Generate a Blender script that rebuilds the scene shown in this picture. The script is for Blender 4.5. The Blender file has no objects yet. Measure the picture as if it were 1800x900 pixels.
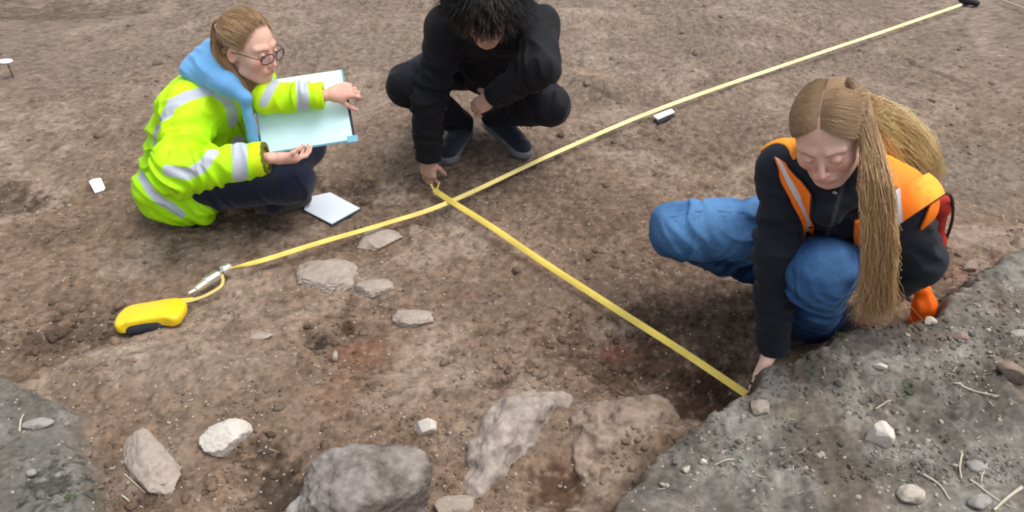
import bpy, math
import numpy as np
from math import radians, sin, cos, pi

# ------------------------------------------------------------------ camera, sky, light
S = bpy.context.scene
CAMH, PITCH, FPX = 1.65, radians(36.0), 1412.0
cam = bpy.data.objects.new('camera', bpy.data.cameras.new('camera'))
S.collection.objects.link(cam)
cam.location = (0, 0, CAMH)
cam.rotation_euler = (pi/2 - PITCH, 0, 0)
cam.data.sensor_width = 36.0
cam.data.lens = 36.0 * FPX / 1800.0
cam.data.clip_start = 0.05
cam.data.clip_end = 400
S.camera = cam
S.render.resolution_x, S.render.resolution_y = 1024, 512

world = bpy.data.worlds.new("World"); S.world = world
world.use_nodes = True
nt = world.node_tree; nt.nodes.clear()
SUN_EL, SUN_AZ = radians(68), radians(95)      # azimuth measured from +Y towards +X
sky = nt.nodes.new('ShaderNodeTexSky'); sky.sky_type = 'NISHITA'; sky.sun_disc = False
sky.sun_elevation = SUN_EL; sky.sun_rotation = SUN_AZ
sky.air_density = 1.0; sky.dust_density = 3.0; sky.ozone_density = 1.0
hs = nt.nodes.new('ShaderNodeHueSaturation'); hs.inputs['Saturation'].default_value = 0.40
bg = nt.nodes.new('ShaderNodeBackground'); bg.inputs['Strength'].default_value = 0.115
wo = nt.nodes.new('ShaderNodeOutputWorld')
nt.links.new(sky.outputs[0], hs.inputs['Color']); nt.links.new(hs.outputs[0], bg.inputs['Color'])
nt.links.new(bg.outputs[0], wo.inputs['Surface'])
sl = bpy.data.lights.new('sun', 'SUN'); sl.energy = 1.1; sl.angle = radians(40); sl.color = (1.0, 0.96, 0.90)
so = bpy.data.objects.new('sun', sl); S.collection.objects.link(so)
# light comes from direction (sin az cos el, cos az cos el, sin el)
so.rotation_euler = (pi/2 - SUN_EL, 0, pi - SUN_AZ)
so.location = (0, 3, 6)
S.view_settings.view_transform = 'Standard'; S.view_settings.look = 'None'
S.view_settings.exposure = 0.90; S.view_settings.gamma = 1.0
S.view_settings.use_curve_mapping = False
S.cycles.max_bounces = 6; S.cycles.diffuse_bounces = 3; S.cycles.glossy_bounces = 2
S.cycles.transmission_bounces = 4; S.cycles.transparent_max_bounces = 8
S.cycles.use_denoising = True
S.cycles.filter_width = 1.9

rng = np.random.default_rng(7)
V = lambda *a: np.array(a, float)
def nrm(v): v = np.asarray(v, float); return v / np.linalg.norm(v)
def raydir(px, py):
    u = (px - 900) / FPX; v = (450 - py) / FPX
    return V(u, cos(PITCH) + v*sin(PITCH), -sin(PITCH) + v*cos(PITCH))
def W(px, py, Y=None, z=None):
    """world point seen at photo position (px, py) at forward distance Y or at height z"""
    d = raydir(px, py)
    t = Y / d[1] if Y is not None else (z - CAMH) / d[2]
    return V(0, 0, CAMH) + d * t

# ------------------------------------------------------------------ noise
_PT = np.random.default_rng(99).permutation(4096).astype(np.int64)
def _h(i, j, k, seed):
    return _PT[(_PT[(_PT[(i+seed*131) & 4095]+j) & 4095]+k) & 4095]
_G = np.array([[1,1,0],[-1,1,0],[1,-1,0],[-1,-1,0],[1,0,1],[-1,0,1],[1,0,-1],[-1,0,-1],
               [0,1,1],[0,-1,1],[0,1,-1],[0,-1,-1],[1,1,0],[-1,1,0],[0,-1,1],[0,-1,-1]], float)
def pnoise(P, seed=0):
    P = np.asarray(P, float)
    i = np.floor(P); f = P - i; i = i.astype(np.int64)
    u = f*f*f*(f*(f*6-15)+10)
    out = 0
    for a in (0, 1):
        wx = u[..., 0] if a else 1-u[..., 0]
        for b in (0, 1):
            wy = u[..., 1] if b else 1-u[..., 1]
            for c in (0, 1):
                wz = u[..., 2] if c else 1-u[..., 2]
                g = _G[_h(i[..., 0]+a, i[..., 1]+b, i[..., 2]+c, seed) & 15]
                dt = (g[..., 0]*(f[..., 0]-a) + g[..., 1]*(f[..., 1]-b) + g[..., 2]*(f[..., 2]-c))
                out = out + wx*wy*wz*dt
    return out
def n2(x, y, f, seed=0):
    x = np.asarray(x, float); y = np.asarray(y, float)
    i = np.floor(x*f); j = np.floor(y*f); fx = x*f-i; fy = y*f-j
    i = i.astype(np.int64); j = j.astype(np.int64); z = np.zeros_like(i)
    u = fx*fx*fx*(fx*(fx*6-15)+10); v = fy*fy*fy*(fy*(fy*6-15)+10)
    out = 0
    for a in (0, 1):
        for b in (0, 1):
            an = _h(i+a, j+b, z, seed) * (2*pi/4096.0)
            out = out + (u if a else 1-u)*(v if b else 1-v)*(np.cos(an)*(fx-a)+np.sin(an)*(fy-b))
    return out * 1.4
def fb2(x, y, f, seed=0, o=3, g=0.5):
    s = 0; a = 1.0
    for k in range(o):
        s = s + a*n2(x, y, f, seed+k*17); f *= 2.03; a *= g
    return s
def sstep(a, b, x):
    t = np.clip((x-a)/(b-a), 0, 1); return t*t*(3-2*t)

# ------------------------------------------------------------------ materials
def mat(name, color=(.5,.5,.5), rough=.8, attr=False, var=0.0, vscale=40, bump=0.0, bscale=200, bdist=.002,
        metal=0, spec=.3, sheen=0, sss=0, bump2=0, b2scale=40, alpha=1, trans=0, stain=None):
    m = bpy.data.materials.new(name); m.use_nodes = True
    t = m.node_tree; b = t.nodes['Principled BSDF']; L = t.links.new
    b.inputs['Roughness'].default_value = rough; b.inputs['Metallic'].default_value = metal
    b.inputs['Specular IOR Level'].default_value = spec
    if sheen: b.inputs['Sheen Weight'].default_value = sheen
    if trans: b.inputs['Transmission Weight'].default_value = trans
    if alpha < 1: b.inputs['Alpha'].default_value = alpha
    if sss:
        b.inputs['Subsurface Weight'].default_value = sss; b.inputs['Subsurface Radius'].default_value = (1, .35, .2)
        b.inputs['Subsurface Scale'].default_value = .006
    tc = t.nodes.new('ShaderNodeTexCoord')
    if attr:
        a = t.nodes.new('ShaderNodeAttribute'); a.attribute_name = 'col'; src = a.outputs['Color']
    else:
        r = t.nodes.new('ShaderNodeRGB'); r.outputs[0].default_value = (*color, 1); src = r.outputs[0]
    if var:
        n = t.nodes.new('ShaderNodeTexNoise'); n.inputs['Scale'].default_value = vscale
        n.inputs['Detail'].default_value = 5; n.inputs['Roughness'].default_value = .65
        L(tc.outputs['Object'], n.inputs['Vector'])
        mr = t.nodes.new('ShaderNodeMapRange'); mr.inputs[1].default_value = .3; mr.inputs[2].default_value = .7
        mr.inputs[3].default_value = 1-var; mr.inputs[4].default_value = 1+var
        L(n.outputs['Fac'], mr.inputs[0])
        mx = t.nodes.new('ShaderNodeVectorMath'); mx.operation = 'SCALE'
        L(src, mx.inputs[0]); L(mr.outputs[0], mx.inputs['Scale']); src = mx.outputs[0]
    if stain:
        n = t.nodes.new('ShaderNodeTexNoise'); n.inputs['Scale'].default_value = stain[1]; n.inputs['Detail'].default_value = 6; n.inputs['Roughness'].default_value = .7
        L(tc.outputs['Object'], n.inputs['Vector'])
        mr = t.nodes.new('ShaderNodeMapRange'); mr.inputs[1].default_value = stain[2]; mr.inputs[2].default_value = stain[2]+.14; L(n.outputs['Fac'], mr.inputs[0])
        m2 = t.nodes.new('ShaderNodeMix'); m2.data_type = 'RGBA'; m2.inputs[7].default_value = (*stain[0], 1)
        L(mr.outputs[0], m2.inputs[0]); L(src, m2.inputs[6]); src = m2.outputs[2]
    L(src, b.inputs['Base Color'])
    prev = None
    for bb, sc in ((bump, bscale), (bump2, b2scale)):
        if bb:
            n = t.nodes.new('ShaderNodeTexNoise'); n.inputs['Scale'].default_value = sc
            n.inputs['Detail'].default_value = 4
            L(tc.outputs['Object'], n.inputs['Vector'])
            bp = t.nodes.new('ShaderNodeBump'); bp.inputs['Strength'].default_value = bb; bp.inputs['Distance'].default_value = bdist
            L(n.outputs['Fac'], bp.inputs['Height'])
            if prev: L(prev.outputs[0], bp.inputs['Normal'])
            prev = bp
    if prev: L(prev.outputs[0], b.inputs['Normal'])
    return m

# ------------------------------------------------------------------ mesh output
def mkmesh(name, verts, faces, m, col=None, smooth=True, parent=None):
    verts = np.ascontiguousarray(verts, np.float32)
    me = bpy.data.meshes.new(name)
    if isinstance(faces, np.ndarray):
        faces = np.ascontiguousarray(faces, np.int32); k = faces.shape[1]
        me.vertices.add(len(verts)); me.vertices.foreach_set('co', verts.ravel())
        me.loops.add(faces.size); me.loops.foreach_set('vertex_index', faces.ravel())
        me.polygons.add(len(faces)); me.polygons.foreach_set('loop_start', np.arange(0, faces.size, k, dtype=np.int32))
        me.polygons.foreach_set('use_smooth', np.full(len(faces), smooth))
        me.update(calc_edges=True)
    else:
        me.from_pydata([tuple(map(float, v)) for v in verts], [], [tuple(f) for f in faces])
        for p in me.polygons: p.use_smooth = smooth
    if col is not None:
        c = np.ones((len(verts), 4), np.float32); c[:, :3] = col
        at = me.color_attributes.new('col', 'FLOAT_COLOR', 'POINT'); at.data.foreach_set('color', c.ravel())
    me.materials.append(m)
    o = bpy.data.objects.new(name, me); S.collection.objects.link(o)
    if parent is not None: o.parent = parent
    return o
def tag(o, label=None, cat=None, group=None, kind=None):
    if label: o['label'] = label
    if cat: o['category'] = cat
    if group: o['group'] = group
    if kind: o['kind'] = kind
    return o
def recentre(o, p):
    """move the object's origin to p without moving the mesh"""
    me = o.data; n = len(me.vertices); a = np.empty(n*3, np.float32); me.vertices.foreach_get('co', a)
    a = a.reshape(-1, 3) - np.asarray(p, np.float32); me.vertices.foreach_set('co', a.ravel()); o.location = tuple(p)
    me.update()
def empty(name, loc):
    o = bpy.data.objects.new(name, None); S.collection.objects.link(o); o.location = tuple(loc); return o
def under(child, root):
    """parent while keeping the child where it is"""
    child.parent = root; child.location = tuple(np.array(child.location) - np.array(root.location)); return child

# ------------------------------------------------------------------ implicit modelling
class SDF:
    def __init__(s): s.p = []; s.disp = None; s.local = None
    def add(s, fn, c, R, op='u', k=.01): s.p.append((fn, np.asarray(c, float), R, op, k)); return s
    def cone(s, a, b, ra, rb=None, k=.01, op='u'):
        a = np.asarray(a, float); b = np.asarray(b, float); rb = ra if rb is None else rb
        d = b-a; L2 = max(d@d, 1e-12)
        def fn(P):
            q = P-a; t = np.clip((q@d)/L2, 0, 1)
            q = q - t[:, None]*d
            return np.sqrt((q*q).sum(1)) - (ra+(rb-ra)*t)
        return s.add(fn, (a+b)/2, np.sqrt(L2)/2+max(ra, rb), op, k)
    def chain(s, pts, rs, k=.01, op='u'):
        for i in range(len(pts)-1): s.cone(pts[i], pts[i+1], rs[i], rs[i+1], k, op)
        return s
    def ball(s, c, r, k=.01, op='u'): return s.cone(c, c, r, r, k, op)
    def ell(s, c, r, M=None, k=.01, op='u'):
        c = np.asarray(c, float); r = np.asarray(r, float); M = np.eye(3) if M is None else M
        def fn(P):
            q = (P-c)@M; a = q/r; k0 = np.sqrt((a*a).sum(1)); b = a/r; k1 = np.sqrt((b*b).sum(1))+1e-9
            return k0*(k0-1)/k1
        return s.add(fn, c, r.max(), op, k)
    def box(s, c, h, M=None, rd=.005, k=.005, op='u'):
        c = np.asarray(c, float); h = np.asarray(h, float)-rd; M = np.eye(3) if M is None else M
        def fn(P):
            q = np.abs((P-c)@M)-h; return np.sqrt((np.maximum(q, 0)**2).sum(1))+np.minimum(q.max(1), 0)-rd
        return s.add(fn, c, np.linalg.norm(h)+rd, op, k)
    def plane(s, p, n, k=.004, op='s'):
        """removes the side n points to (op s) """
        p = np.asarray(p, float); n = nrm(n)
        return s.add(lambda P: -((P-p)@n), p, 1e6, op, k)
    def sub(s, o, c, R, op='u', k=.01): return s.add(lambda P: o.ev(P), c, R, op, k)
    def ev(s, P, prims=None):
        d = np.full(len(P), 10.0)
        if prims is None and len(P) > 1000:              # a compact batch: leave out forms that cannot reach it
            cc = (P.min(0)+P.max(0))/2; rad = np.linalg.norm(P.max(0)-P.min(0))/2
            if rad < .09: prims = [q for q in s.p if q[2] > 1e5 or s.local is not None or np.linalg.norm(q[1]-cc)-q[2] < rad+q[4]+.03]
        for fn, c, R, op, k in (s.p if prims is None else prims):
            v = fn(P)
            if op == 'u':
                h = np.maximum(k-np.abs(d-v), 0)/k; d = np.minimum(d, v)-h*h*k*.25
            elif op == 's':
                v = -v; h = np.maximum(k-np.abs(d-v), 0)/k; d = np.maximum(d, v)+h*h*k*.25
            else:
                h = np.maximum(k-np.abs(d-v), 0)/k; d = np.maximum(d, v)+h*h*k*.25
        if s.disp is not None:
            m = np.abs(d) < .045
            if m.any(): d[m] -= s.disp(P[m])
        return d
    def mesh(s, h):
        lo = np.min([c-R for fn, c, R, op, k in s.p if op == 'u'], 0)-.03
        hi = np.max([c+R for fn, c, R, op, k in s.p if op == 'u'], 0)+.03
        B = 16; bs = B*h; nb = np.ceil((hi-lo)/bs).astype(int)
        I = np.stack(np.meshgrid(*[np.arange(n) for n in nb], indexing='ij'), -1).reshape(-1, 3)
        C = lo+(I+.5)*bs
        d = s.ev(C); hd = bs*.87
        keep = np.abs(d) < hd*1.5+.012
        I = I[keep]; C = C[keep]
        g = np.arange(-1, B+1); G = np.stack(np.meshgrid(g, g, g, indexing='ij'), -1)   # corners -1..16
        n = B+2; KX = np.int64(1 << 20)
        keys, vs, quads = [], [], []
        off = [(0,0,0),(1,0,0),(0,1,0),(1,1,0),(0,0,1),(1,0,1),(0,1,1),(1,1,1)]
        edges = [(0,1),(2,3),(4,5),(6,7),(0,2),(1,3),(4,6),(5,7),(0,4),(1,5),(2,6),(3,7)]
        for b, cc in zip(I, C):
            pr = [q for q in s.p if q[2] > 1e5 or np.linalg.norm(q[1]-cc)-q[2] < hd*2.2+q[4]+.02]
            if not pr: continue
            P = lo+(b*B+G.reshape(-1, 3))*h
            D = s.ev(P, pr).reshape(n, n, n)
            neg = D < 0
            if neg.all() or not neg.any(): continue
            m = n-1
            cs = np.stack([D[o[0]:o[0]+m, o[1]:o[1]+m, o[2]:o[2]+m] for o in off], -1)
            sg = cs < 0; act = sg.any(-1) & ~sg.all(-1)
            ai = np.argwhere(act); cv = cs[act]
            acc = np.zeros((len(ai), 3)); cnt = np.zeros(len(ai))
            for e0, e1 in edges:
                a, c = cv[:, e0], cv[:, e1]; cr = (a < 0) != (c < 0)
                t = np.where(cr, a/np.where(cr, a-c, 1), 0)
                o0 = np.array(off[e0]); o1 = np.array(off[e1])
                acc += np.where(cr[:, None], o0+t[:, None]*(o1-o0), 0); cnt += cr
            pos = lo+(b*B+ai-1+acc/cnt[:, None])*h
            gi = (b*B+ai).astype(np.int64)
            keys.append((gi[:, 0]*KX+gi[:, 1])*KX+gi[:, 2]); vs.append(pos)
            for ax in range(3):
                # grid edges from corner index 0..15 (array index 1..16)
                sl0 = [slice(1, 1+B)]*3; sl1 = list(sl0); sl1[ax] = slice(2, 2+B)
                A = D[tuple(sl0)] < 0; Cc = D[tuple(sl1)] < 0
                ei = np.argwhere(A != Cc)
                if not len(ei): continue
                flip = A[tuple(ei.T)]
                base = (b*B+ei+1).astype(np.int64)
                u = np.zeros(3, np.int64); v = np.zeros(3, np.int64); u[(ax+1) % 3] = 1; v[(ax+2) % 3] = 1
                q = [base-u-v, base-v, base, base-u]
                q = np.stack([(w[:, 0]*KX+w[:, 1])*KX+w[:, 2] for w in q], 1)
                q[~flip] = q[~flip][:, ::-1]
                quads.append(q)
        keys = np.concatenate(keys); vs = np.concatenate(vs); quads = np.concatenate(quads)
        uk, ui = np.unique(keys, return_index=True); vs = vs[ui]
        qi = np.searchsorted(uk, quads); qi = np.clip(qi, 0, len(uk)-1)
        ok = (uk[qi] == quads).all(1)
        return vs, qi[ok]

def ray_hit(s, px, py, t0=1.0, t1=4.5, inset=0.0):
    """points where the sight lines through photo positions meet a modelled form"""
    px = np.atleast_1d(np.asarray(px, float)); py = np.atleast_1d(np.asarray(py, float))
    u = (px-900)/FPX; v = (450-py)/FPX
    D = np.stack([u, cos(PITCH)+v*sin(PITCH), -sin(PITCH)+v*cos(PITCH)], 1); D /= np.linalg.norm(D, axis=1, keepdims=True)
    t = np.full(len(px), t0); best = np.full(len(px), 9.0); tb = t.copy()
    for _ in range(90):
        d = s.ev(V(0, 0, CAMH)+t[:, None]*D)+inset
        m = d < best; best = np.where(m, d, best); tb = np.where(m, t, tb); t = np.where((t < t1) & (d > .0005), t+np.maximum(d*.8, .0008), t)
    return V(0, 0, CAMH)+tb[:, None]*D
def resample(pts, n):
    p = np.asarray(pts, float); L = np.r_[0, np.cumsum(np.linalg.norm(np.diff(p, axis=0), axis=1))]
    q = np.linspace(0, L[-1], n); return np.stack([np.interp(q, L, p[:, k]) for k in range(p.shape[1])], 1)
def near_line(v, line, w):
    """mask of vertices within w of a 3D polyline"""
    d = np.full(len(v), 9.0)
    for a, b in zip(line[:-1], line[1:]):
        e = b-a; t = np.clip(((v-a)@e)/max(e@e, 1e-12), 0, 1); d = np.minimum(d, np.linalg.norm(v-a-t[:, None]*e, axis=1))
    return d < w
def stripe(s, v, pts, w, n=14):
    q = resample(pts, n); return near_line(v, ray_hit(s, q[:, 0], q[:, 1]), w)
def cloth_patch(s, left, right, n, m, lift=.004, th=.006, colf=None, smooth=3):
    """a strip of cloth lying on the form s between two outlines; returns a closed solid"""
    A = resample(left, n); B = resample(right, n); u = np.linspace(0, 1, m)
    G = A[:, None]*(1-u)[None, :, None]+B[:, None]*u[None, :, None]
    P = ray_hit(s, G[..., 0].ravel(), G[..., 1].ravel()).reshape(n, m, 3)
    nr = np.cross(np.gradient(P, axis=1), np.gradient(P, axis=0)); nr /= np.linalg.norm(nr, axis=2, keepdims=True)+1e-9
    to = V(0, 0, CAMH)-P; nr *= np.sign((nr*to).sum(2, keepdims=True)); nr[~np.isfinite(nr)] = 0
    for _ in range(smooth):
        E = np.pad(nr, ((1, 1), (1, 1), (0, 0)), mode='edge'); nr = (nr*2+E[2:, 1:-1]+E[:-2, 1:-1]+E[1:-1, 2:]+E[1:-1, :-2])/6
    nr /= np.linalg.norm(nr, axis=2, keepdims=True)+1e-9
    for _ in range(smooth):
        E = np.pad(P, ((1, 1), (1, 1), (0, 0)), mode='reflect', reflect_type='odd'); P = (P*2+E[2:, 1:-1]+E[:-2, 1:-1]+E[1:-1, 2:]+E[1:-1, :-2])/6
    F_ = P+nr*lift; K = P+nr*(lift-th); i = np.arange(n*m).reshape(n, m); o = n*m
    q = lambda X_: np.stack([X_[:-1, :-1], X_[1:, :-1], X_[1:, 1:], X_[:-1, 1:]], -1).reshape(-1, 4)
    f = [q(i), q(i+o)[:, ::-1]]
    ring = np.r_[i[0, :-1], i[:-1, -1], i[-1, :0:-1], i[:0:-1, 0]]; r2 = np.roll(ring, -1); f.append(np.stack([ring, r2, r2+o, ring+o], 1))
    uu = np.broadcast_to(u[None], (n, m)); vv = np.broadcast_to(np.linspace(0, 1, n)[:, None], (n, m))
    c = colf(uu.ravel(), vv.ravel()); return np.vstack([F_.reshape(-1, 3), K.reshape(-1, 3)]), np.vstack(f), np.vstack([c, c])
def folds(fs, base=0.0, bf=14, seed=3):
    """cloth folds: each (centre, radius, axis, frequency along axis, frequency across, amplitude)"""
    def fn(P):
        out = base*pnoise(P*bf, seed) if base else np.zeros(len(P))
        for n, (c, R, ax, f, g, amp) in enumerate(fs):
            q = P-c; w = np.exp(-(q*q).sum(1)/(R*R)); m = w > .02
            if not m.any(): continue
            ax = nrm(ax); q = q[m]; sx = q@ax; rest = q-sx[:, None]*ax
            wv = pnoise(q*9, 50+n)*.03
            nn = pnoise(rest*g+ax*((sx+wv)*f)[:, None], 20+n)
            out[m] += amp*w[m]*((1-np.abs(nn)*3.2).clip(-.6, 1))
        return out
    return fn
def frame(fwd, up):
    """columns: right-hand side axis (the person's right), forward, up"""
    f = nrm(fwd); u = np.asarray(up, float); u = nrm(u-(u@f)*f); return np.stack([np.cross(f, u), f, u], 1)

# thin tubes (hair strands, straw, cord): curves (N, M, 3)
def tubes(C, R, sides=3, col=None):
    C = np.asarray(C, float); N, M, _ = C.shape
    R = np.broadcast_to(np.asarray(R, float), (N, M))
    T = np.gradient(C, axis=1); T /= np.linalg.norm(T, axis=2, keepdims=True)+1e-9
    ref = np.where(np.abs(T[..., 2:3]) > .9, V(1, 0, 0), V(0, 0, 1))
    A = np.cross(T, ref); A /= np.linalg.norm(A, axis=2, keepdims=True)+1e-9; Bn = np.cross(T, A)
    ang = np.arange(sides)*2*pi/sides
    Vv = C[:, :, None, :]+R[:, :, None, None]*(A[:, :, None, :]*np.cos(ang)[:, None]+Bn[:, :, None, :]*np.sin(ang)[:, None])
    idx = np.arange(N*M*sides).reshape(N, M, sides)
    a = idx[:, :-1]; b = idx[:, 1:]; a2 = np.roll(a, -1, 2); b2 = np.roll(b, -1, 2)
    F = np.stack([a, b, b2, a2], -1).reshape(-1, 4)
    cc = None
    if col is not None: cc = np.repeat(np.asarray(col, float), M*sides, axis=0)
    return Vv.reshape(-1, 3), F, cc
def join(parts):
    vs, fs, cs, n = [], [], [], 0
    for v, f, c in parts: vs.append(v); fs.append(f+n); cs.append(np.broadcast_to(c, (len(v), 3))); n += len(v)
    return np.concatenate(vs), np.concatenate(fs), np.concatenate(cs)
def spline(pts, n):
    """Catmull-Rom through pts, n samples"""
    p = np.asarray(pts, float); p = np.vstack([2*p[0]-p[1], p, 2*p[-1]-p[-2]]); m = len(p)-3
    t = np.linspace(0, m-1e-6, n); i = t.astype(int); f = (t-i)[:, None]
    a, b, c, d = p[i], p[i+1], p[i+2], p[i+3]
    return .5*((2*b)+(-a+c)*f+(2*a-5*b+4*c-d)*f*f+(-a+3*b-3*c+d)*f**3)
# ------------------------------------------------------------------ the ground
LEDGE = 0.13
def poly_px(pts, z): return np.array([W(a, b, z=z)[:2] for a, b in pts])
EDGE_R = np.vstack([[V(.10, .75)], poly_px([(1075,905),(1120,840),(1180,772),(1250,725),(1312,690),(1345,648),(1390,628),(1450,602),(1500,582),(1560,572),(1640,562),(1668,520),(1712,482),(1800,432)], LEDGE), [V(3.2, 3.0), V(9, 6)]])
POLY_R = np.vstack([EDGE_R, [V(9, -3), V(.1, -3)]])
EDGE_L = poly_px([(172,905),(150,845),(133,775),(128,718),(70,684),(0,650)], .06)
POLY_L = np.vstack([[V(-.62, .6)], EDGE_L, [V(-3, 1.9), V(-3, .6)]])
def sdpoly(x, y, poly):
    """signed distance to polygon, negative inside"""
    x = np.asarray(x, float); y = np.asarray(y, float)
    d = np.full(x.shape, 1e9); s = np.zeros(x.shape, bool)
    for i in range(len(poly)):
        a = poly[i]; b = poly[(i+1) % len(poly)]; e = b-a
        wx = x-a[0]; wy = y-a[1]; t = np.clip((wx*e[0]+wy*e[1])/(e@e), 0, 1)
        d = np.minimum(d, (wx-t*e[0])**2+(wy-t*e[1])**2)
        c = ((a[1] > y) != (b[1] > y)) & (x < (b[0]-a[0])*(y-a[1])/(b[1]-a[1]+1e-12)+a[0]); s ^= c
    return np.where(s, -1, 1)*np.sqrt(d)
def G0(px, py): return W(px, py, z=0)[:2]
# soft mounds and hollows: (px, py, radius along px [m], radius along y [m], turn, height)
BUMPS = [(1180,655,.30,.15,-.5,-.085),(1290,560,.22,.2,0,-.03),(600,590,.05,.045,0,-.030),(545,600,.05,.035,-.6,-.035),
         (330,640,.30,.13,.1,.030),(60,610,.22,.07,.3,-.025),(480,850,.10,.12,0,-.05),(700,840,.22,.09,0,.01),(1100,760,.17,.09,-.3,.045),
         (880,760,.15,.14,.5,.035),(985,860,.09,.08,0,-.05),(870,665,.06,.05,0,-.02),(740,690,.12,.08,0,.015),(960,560,.2,.1,.2,.012),
         (1040,150,.14,.10,-.4,.05),(1020,35,.25,.12,0,.05),(600,330,.15,.10,0,-.02),(800,375,.10,.06,0,-.015),
         (20,350,.16,.10,0,-.04),(60,20,.5,.15,.2,-.04),(230,640,.12,.03,.2,.012),(700,500,.12,.08,0,.012),
         (380,800,.05,.06,0,-.02),(1010,690,.05,.05,0,-.03)]
def H(x, y, fine=True):
    x = np.asarray(x, float); y = np.asarray(y, float)
    h = .016*fb2(x, y, 1.1, 1, 2)
    for px, py, rx, ry, a, hh in BUMPS:
        c = G0(px, py); dx = x-c[0]; dy = y-c[1]
        u = dx*cos(a)+dy*sin(a); v = -dx*sin(a)+dy*cos(a)
        h = h+hh*np.exp(-(u/rx)**2-(v/ry)**2)
    wob = .018*fb2(x, y, 9, 5, 3)+.01*n2(x, y, 34, 9)
    dr = sdpoly(x, y, POLY_R)+wob
    dl = sdpoly(x, y, POLY_L)+wob
    ledge = sstep(.045, -.012, dr)
    base = h
    top = LEDGE-.0*h+.010*fb2(x, y, 2.5, 31, 2)
    h = base*(1-ledge)+top*ledge
    ll = sstep(.035, -.03, dl)
    h = h*(1-ll)+(.06+.008*fb2(x, y, 3, 33, 2))*ll
    if fine:
        far = np.clip(2.2/np.maximum(y, .5), .4, 1.2)
        n = fb2(x, y, 14, 41, 3, .55)
        rough = .35+.65*sstep(-.25, .45, fb2(x, y, 3.1, 77, 2))
        h = h+.0125*n*rough*(1+.5*ledge)+.0045*ledge*fb2(x, y, 30, 47, 2)
        h = h+.0030*fb2(x, y, 70, 51, 2, .6)*rough
        r = np.abs(n2(x*.35+y*.1, y, 16, 61))         # scraped creases running across
        h = h-.0055*np.maximum(0, 1-r*7)*sstep(0, .4, n2(x, y, 2.3, 63))
    return h
def hit(px, py):
    d = raydir(px, py); t = np.linspace(1.35, 9, 160) if py < 300 else np.linspace(1.35, 4, 90)
    for _ in range(2):
        P = V(0, 0, CAMH)+t[:, None]*d; b = max(1, int(np.argmax(P[:, 2] < H(P[:, 0], P[:, 1], False)))); t = np.linspace(t[b-1], t[b], 14)
    return P[b]

def _axis(lo, hi, core, h0, g):
    a = [core[0]]
    while a[-1] < core[1]: a.append(a[-1]+h0(a[-1]))
    st = a[-1]-a[-2]; r = list(a)
    while r[-1] < hi: st *= g; r.append(r[-1]+st)
    st = r[1]-r[0]
    while r[0] > lo: st *= g; r.insert(0, r[0]-st)
    return np.array(r)
gx = _axis(-90, 90, (-1.9, 1.9), lambda v: .0052, 1.035)
gy = _axis(-30, 120, (.95, 5.6), lambda v: .0042+.0022*max(0, v-1.4), 1.06)
X, Y = np.meshgrid(gx, gy, indexing='ij')
Z = H(X, Y)
dr = sdpoly(X, Y, POLY_R); dl = sdpoly(X, Y, POLY_L)
wob = .02*fb2(X, Y, 9, 5, 3)+.012*n2(X, Y, 34, 9)
grey = np.maximum(sstep(.03, -.025, dr+wob), sstep(.05, -.03, dl+wob))
def mixc(A, B, t): return A+(np.asarray(B)-A)*t[..., None]
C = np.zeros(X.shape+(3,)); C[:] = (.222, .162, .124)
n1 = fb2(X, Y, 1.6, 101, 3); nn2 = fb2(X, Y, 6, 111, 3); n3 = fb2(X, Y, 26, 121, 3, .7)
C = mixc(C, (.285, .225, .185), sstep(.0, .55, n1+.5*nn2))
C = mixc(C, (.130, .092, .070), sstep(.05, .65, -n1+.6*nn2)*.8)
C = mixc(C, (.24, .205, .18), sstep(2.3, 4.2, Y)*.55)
def patch(px, py, rx, ry, a, colr, amt, wb=.5):
    global C
    c = G0(px, py); dx = X-c[0]; dy = Y-c[1]; u = (dx*cos(a)+dy*sin(a))/rx; v = (-dx*sin(a)+dy*cos(a))/ry
    m = sstep(1.25, .35, np.sqrt(u*u+v*v)+wb*nn2+.35*n3)*amt
    C = mixc(C, colr, m)
patch(1180,650,.36,.17,-.45,(.105,.066,.046),.85)
patch(1230,560,.25,.22,0,(.105,.070,.052),.7)
patch(1270,690,.16,.12,-.5,(.07,.042,.030),.8)
patch(1010,600,.20,.10,0,(.12,.080,.060),.5)
patch(640,620,.10,.07,0,(.20,.095,.062),.65)
patch(590,690,.07,.12,-.3,(.19,.10,.065),.55)
patch(820,520,.08,.05,0,(.19,.10,.075),.6)
patch(1085,600,.07,.03,0,(.20,.085,.06),.6)
patch(560,600,.045,.05,-.6,(.045,.035,.032),.9)
patch(610,575,.04,.03,0,(.07,.038,.024),.85)
patch(870,670,.06,.045,0,(.07,.045,.032),.8)
patch(985,860,.10,.10,.4,(.09,.050,.034),.8)
patch(490,845,.11,.13,0,(.065,.048,.038),.9)
patch(650,800,.17,.05,0,(.10,.075,.058),.6)
patch(340,650,.30,.12,.1,(.27,.215,.18),.75)
patch(215,615,.10,.035,.15,(.40,.33,.28),.9)
patch(575,484,.14,.09,0,(.33,.27,.225),.6)
patch(655,508,.09,.06,0,(.33,.27,.225),.6)
patch(268,815,.08,.12,-.7,(.31,.255,.22),.6)
patch(455,592,.06,.025,.1,(.38,.31,.26),.8)
patch(900,740,.2,.12,.3,(.31,.25,.205),.6)
patch(1100,760,.16,.08,-.3,(.29,.215,.165),.8)
patch(860,740,.12,.10,.5,(.27,.205,.165),.6)
patch(900,520,.35,.12,.1,(.20,.155,.125),.5)
patch(90,590,.25,.07,.3,(.095,.068,.052),.8)
patch(600,330,.22,.10,0,(.10,.070,.055),.75)
patch(470,390,.25,.06,.1,(.12,.09,.072),.6)
patch(850,330,.35,.14,.3,(.13,.095,.075),.55)
patch(1140,250,.30,.12,-.4,(.14,.10,.08),.5)
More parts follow.
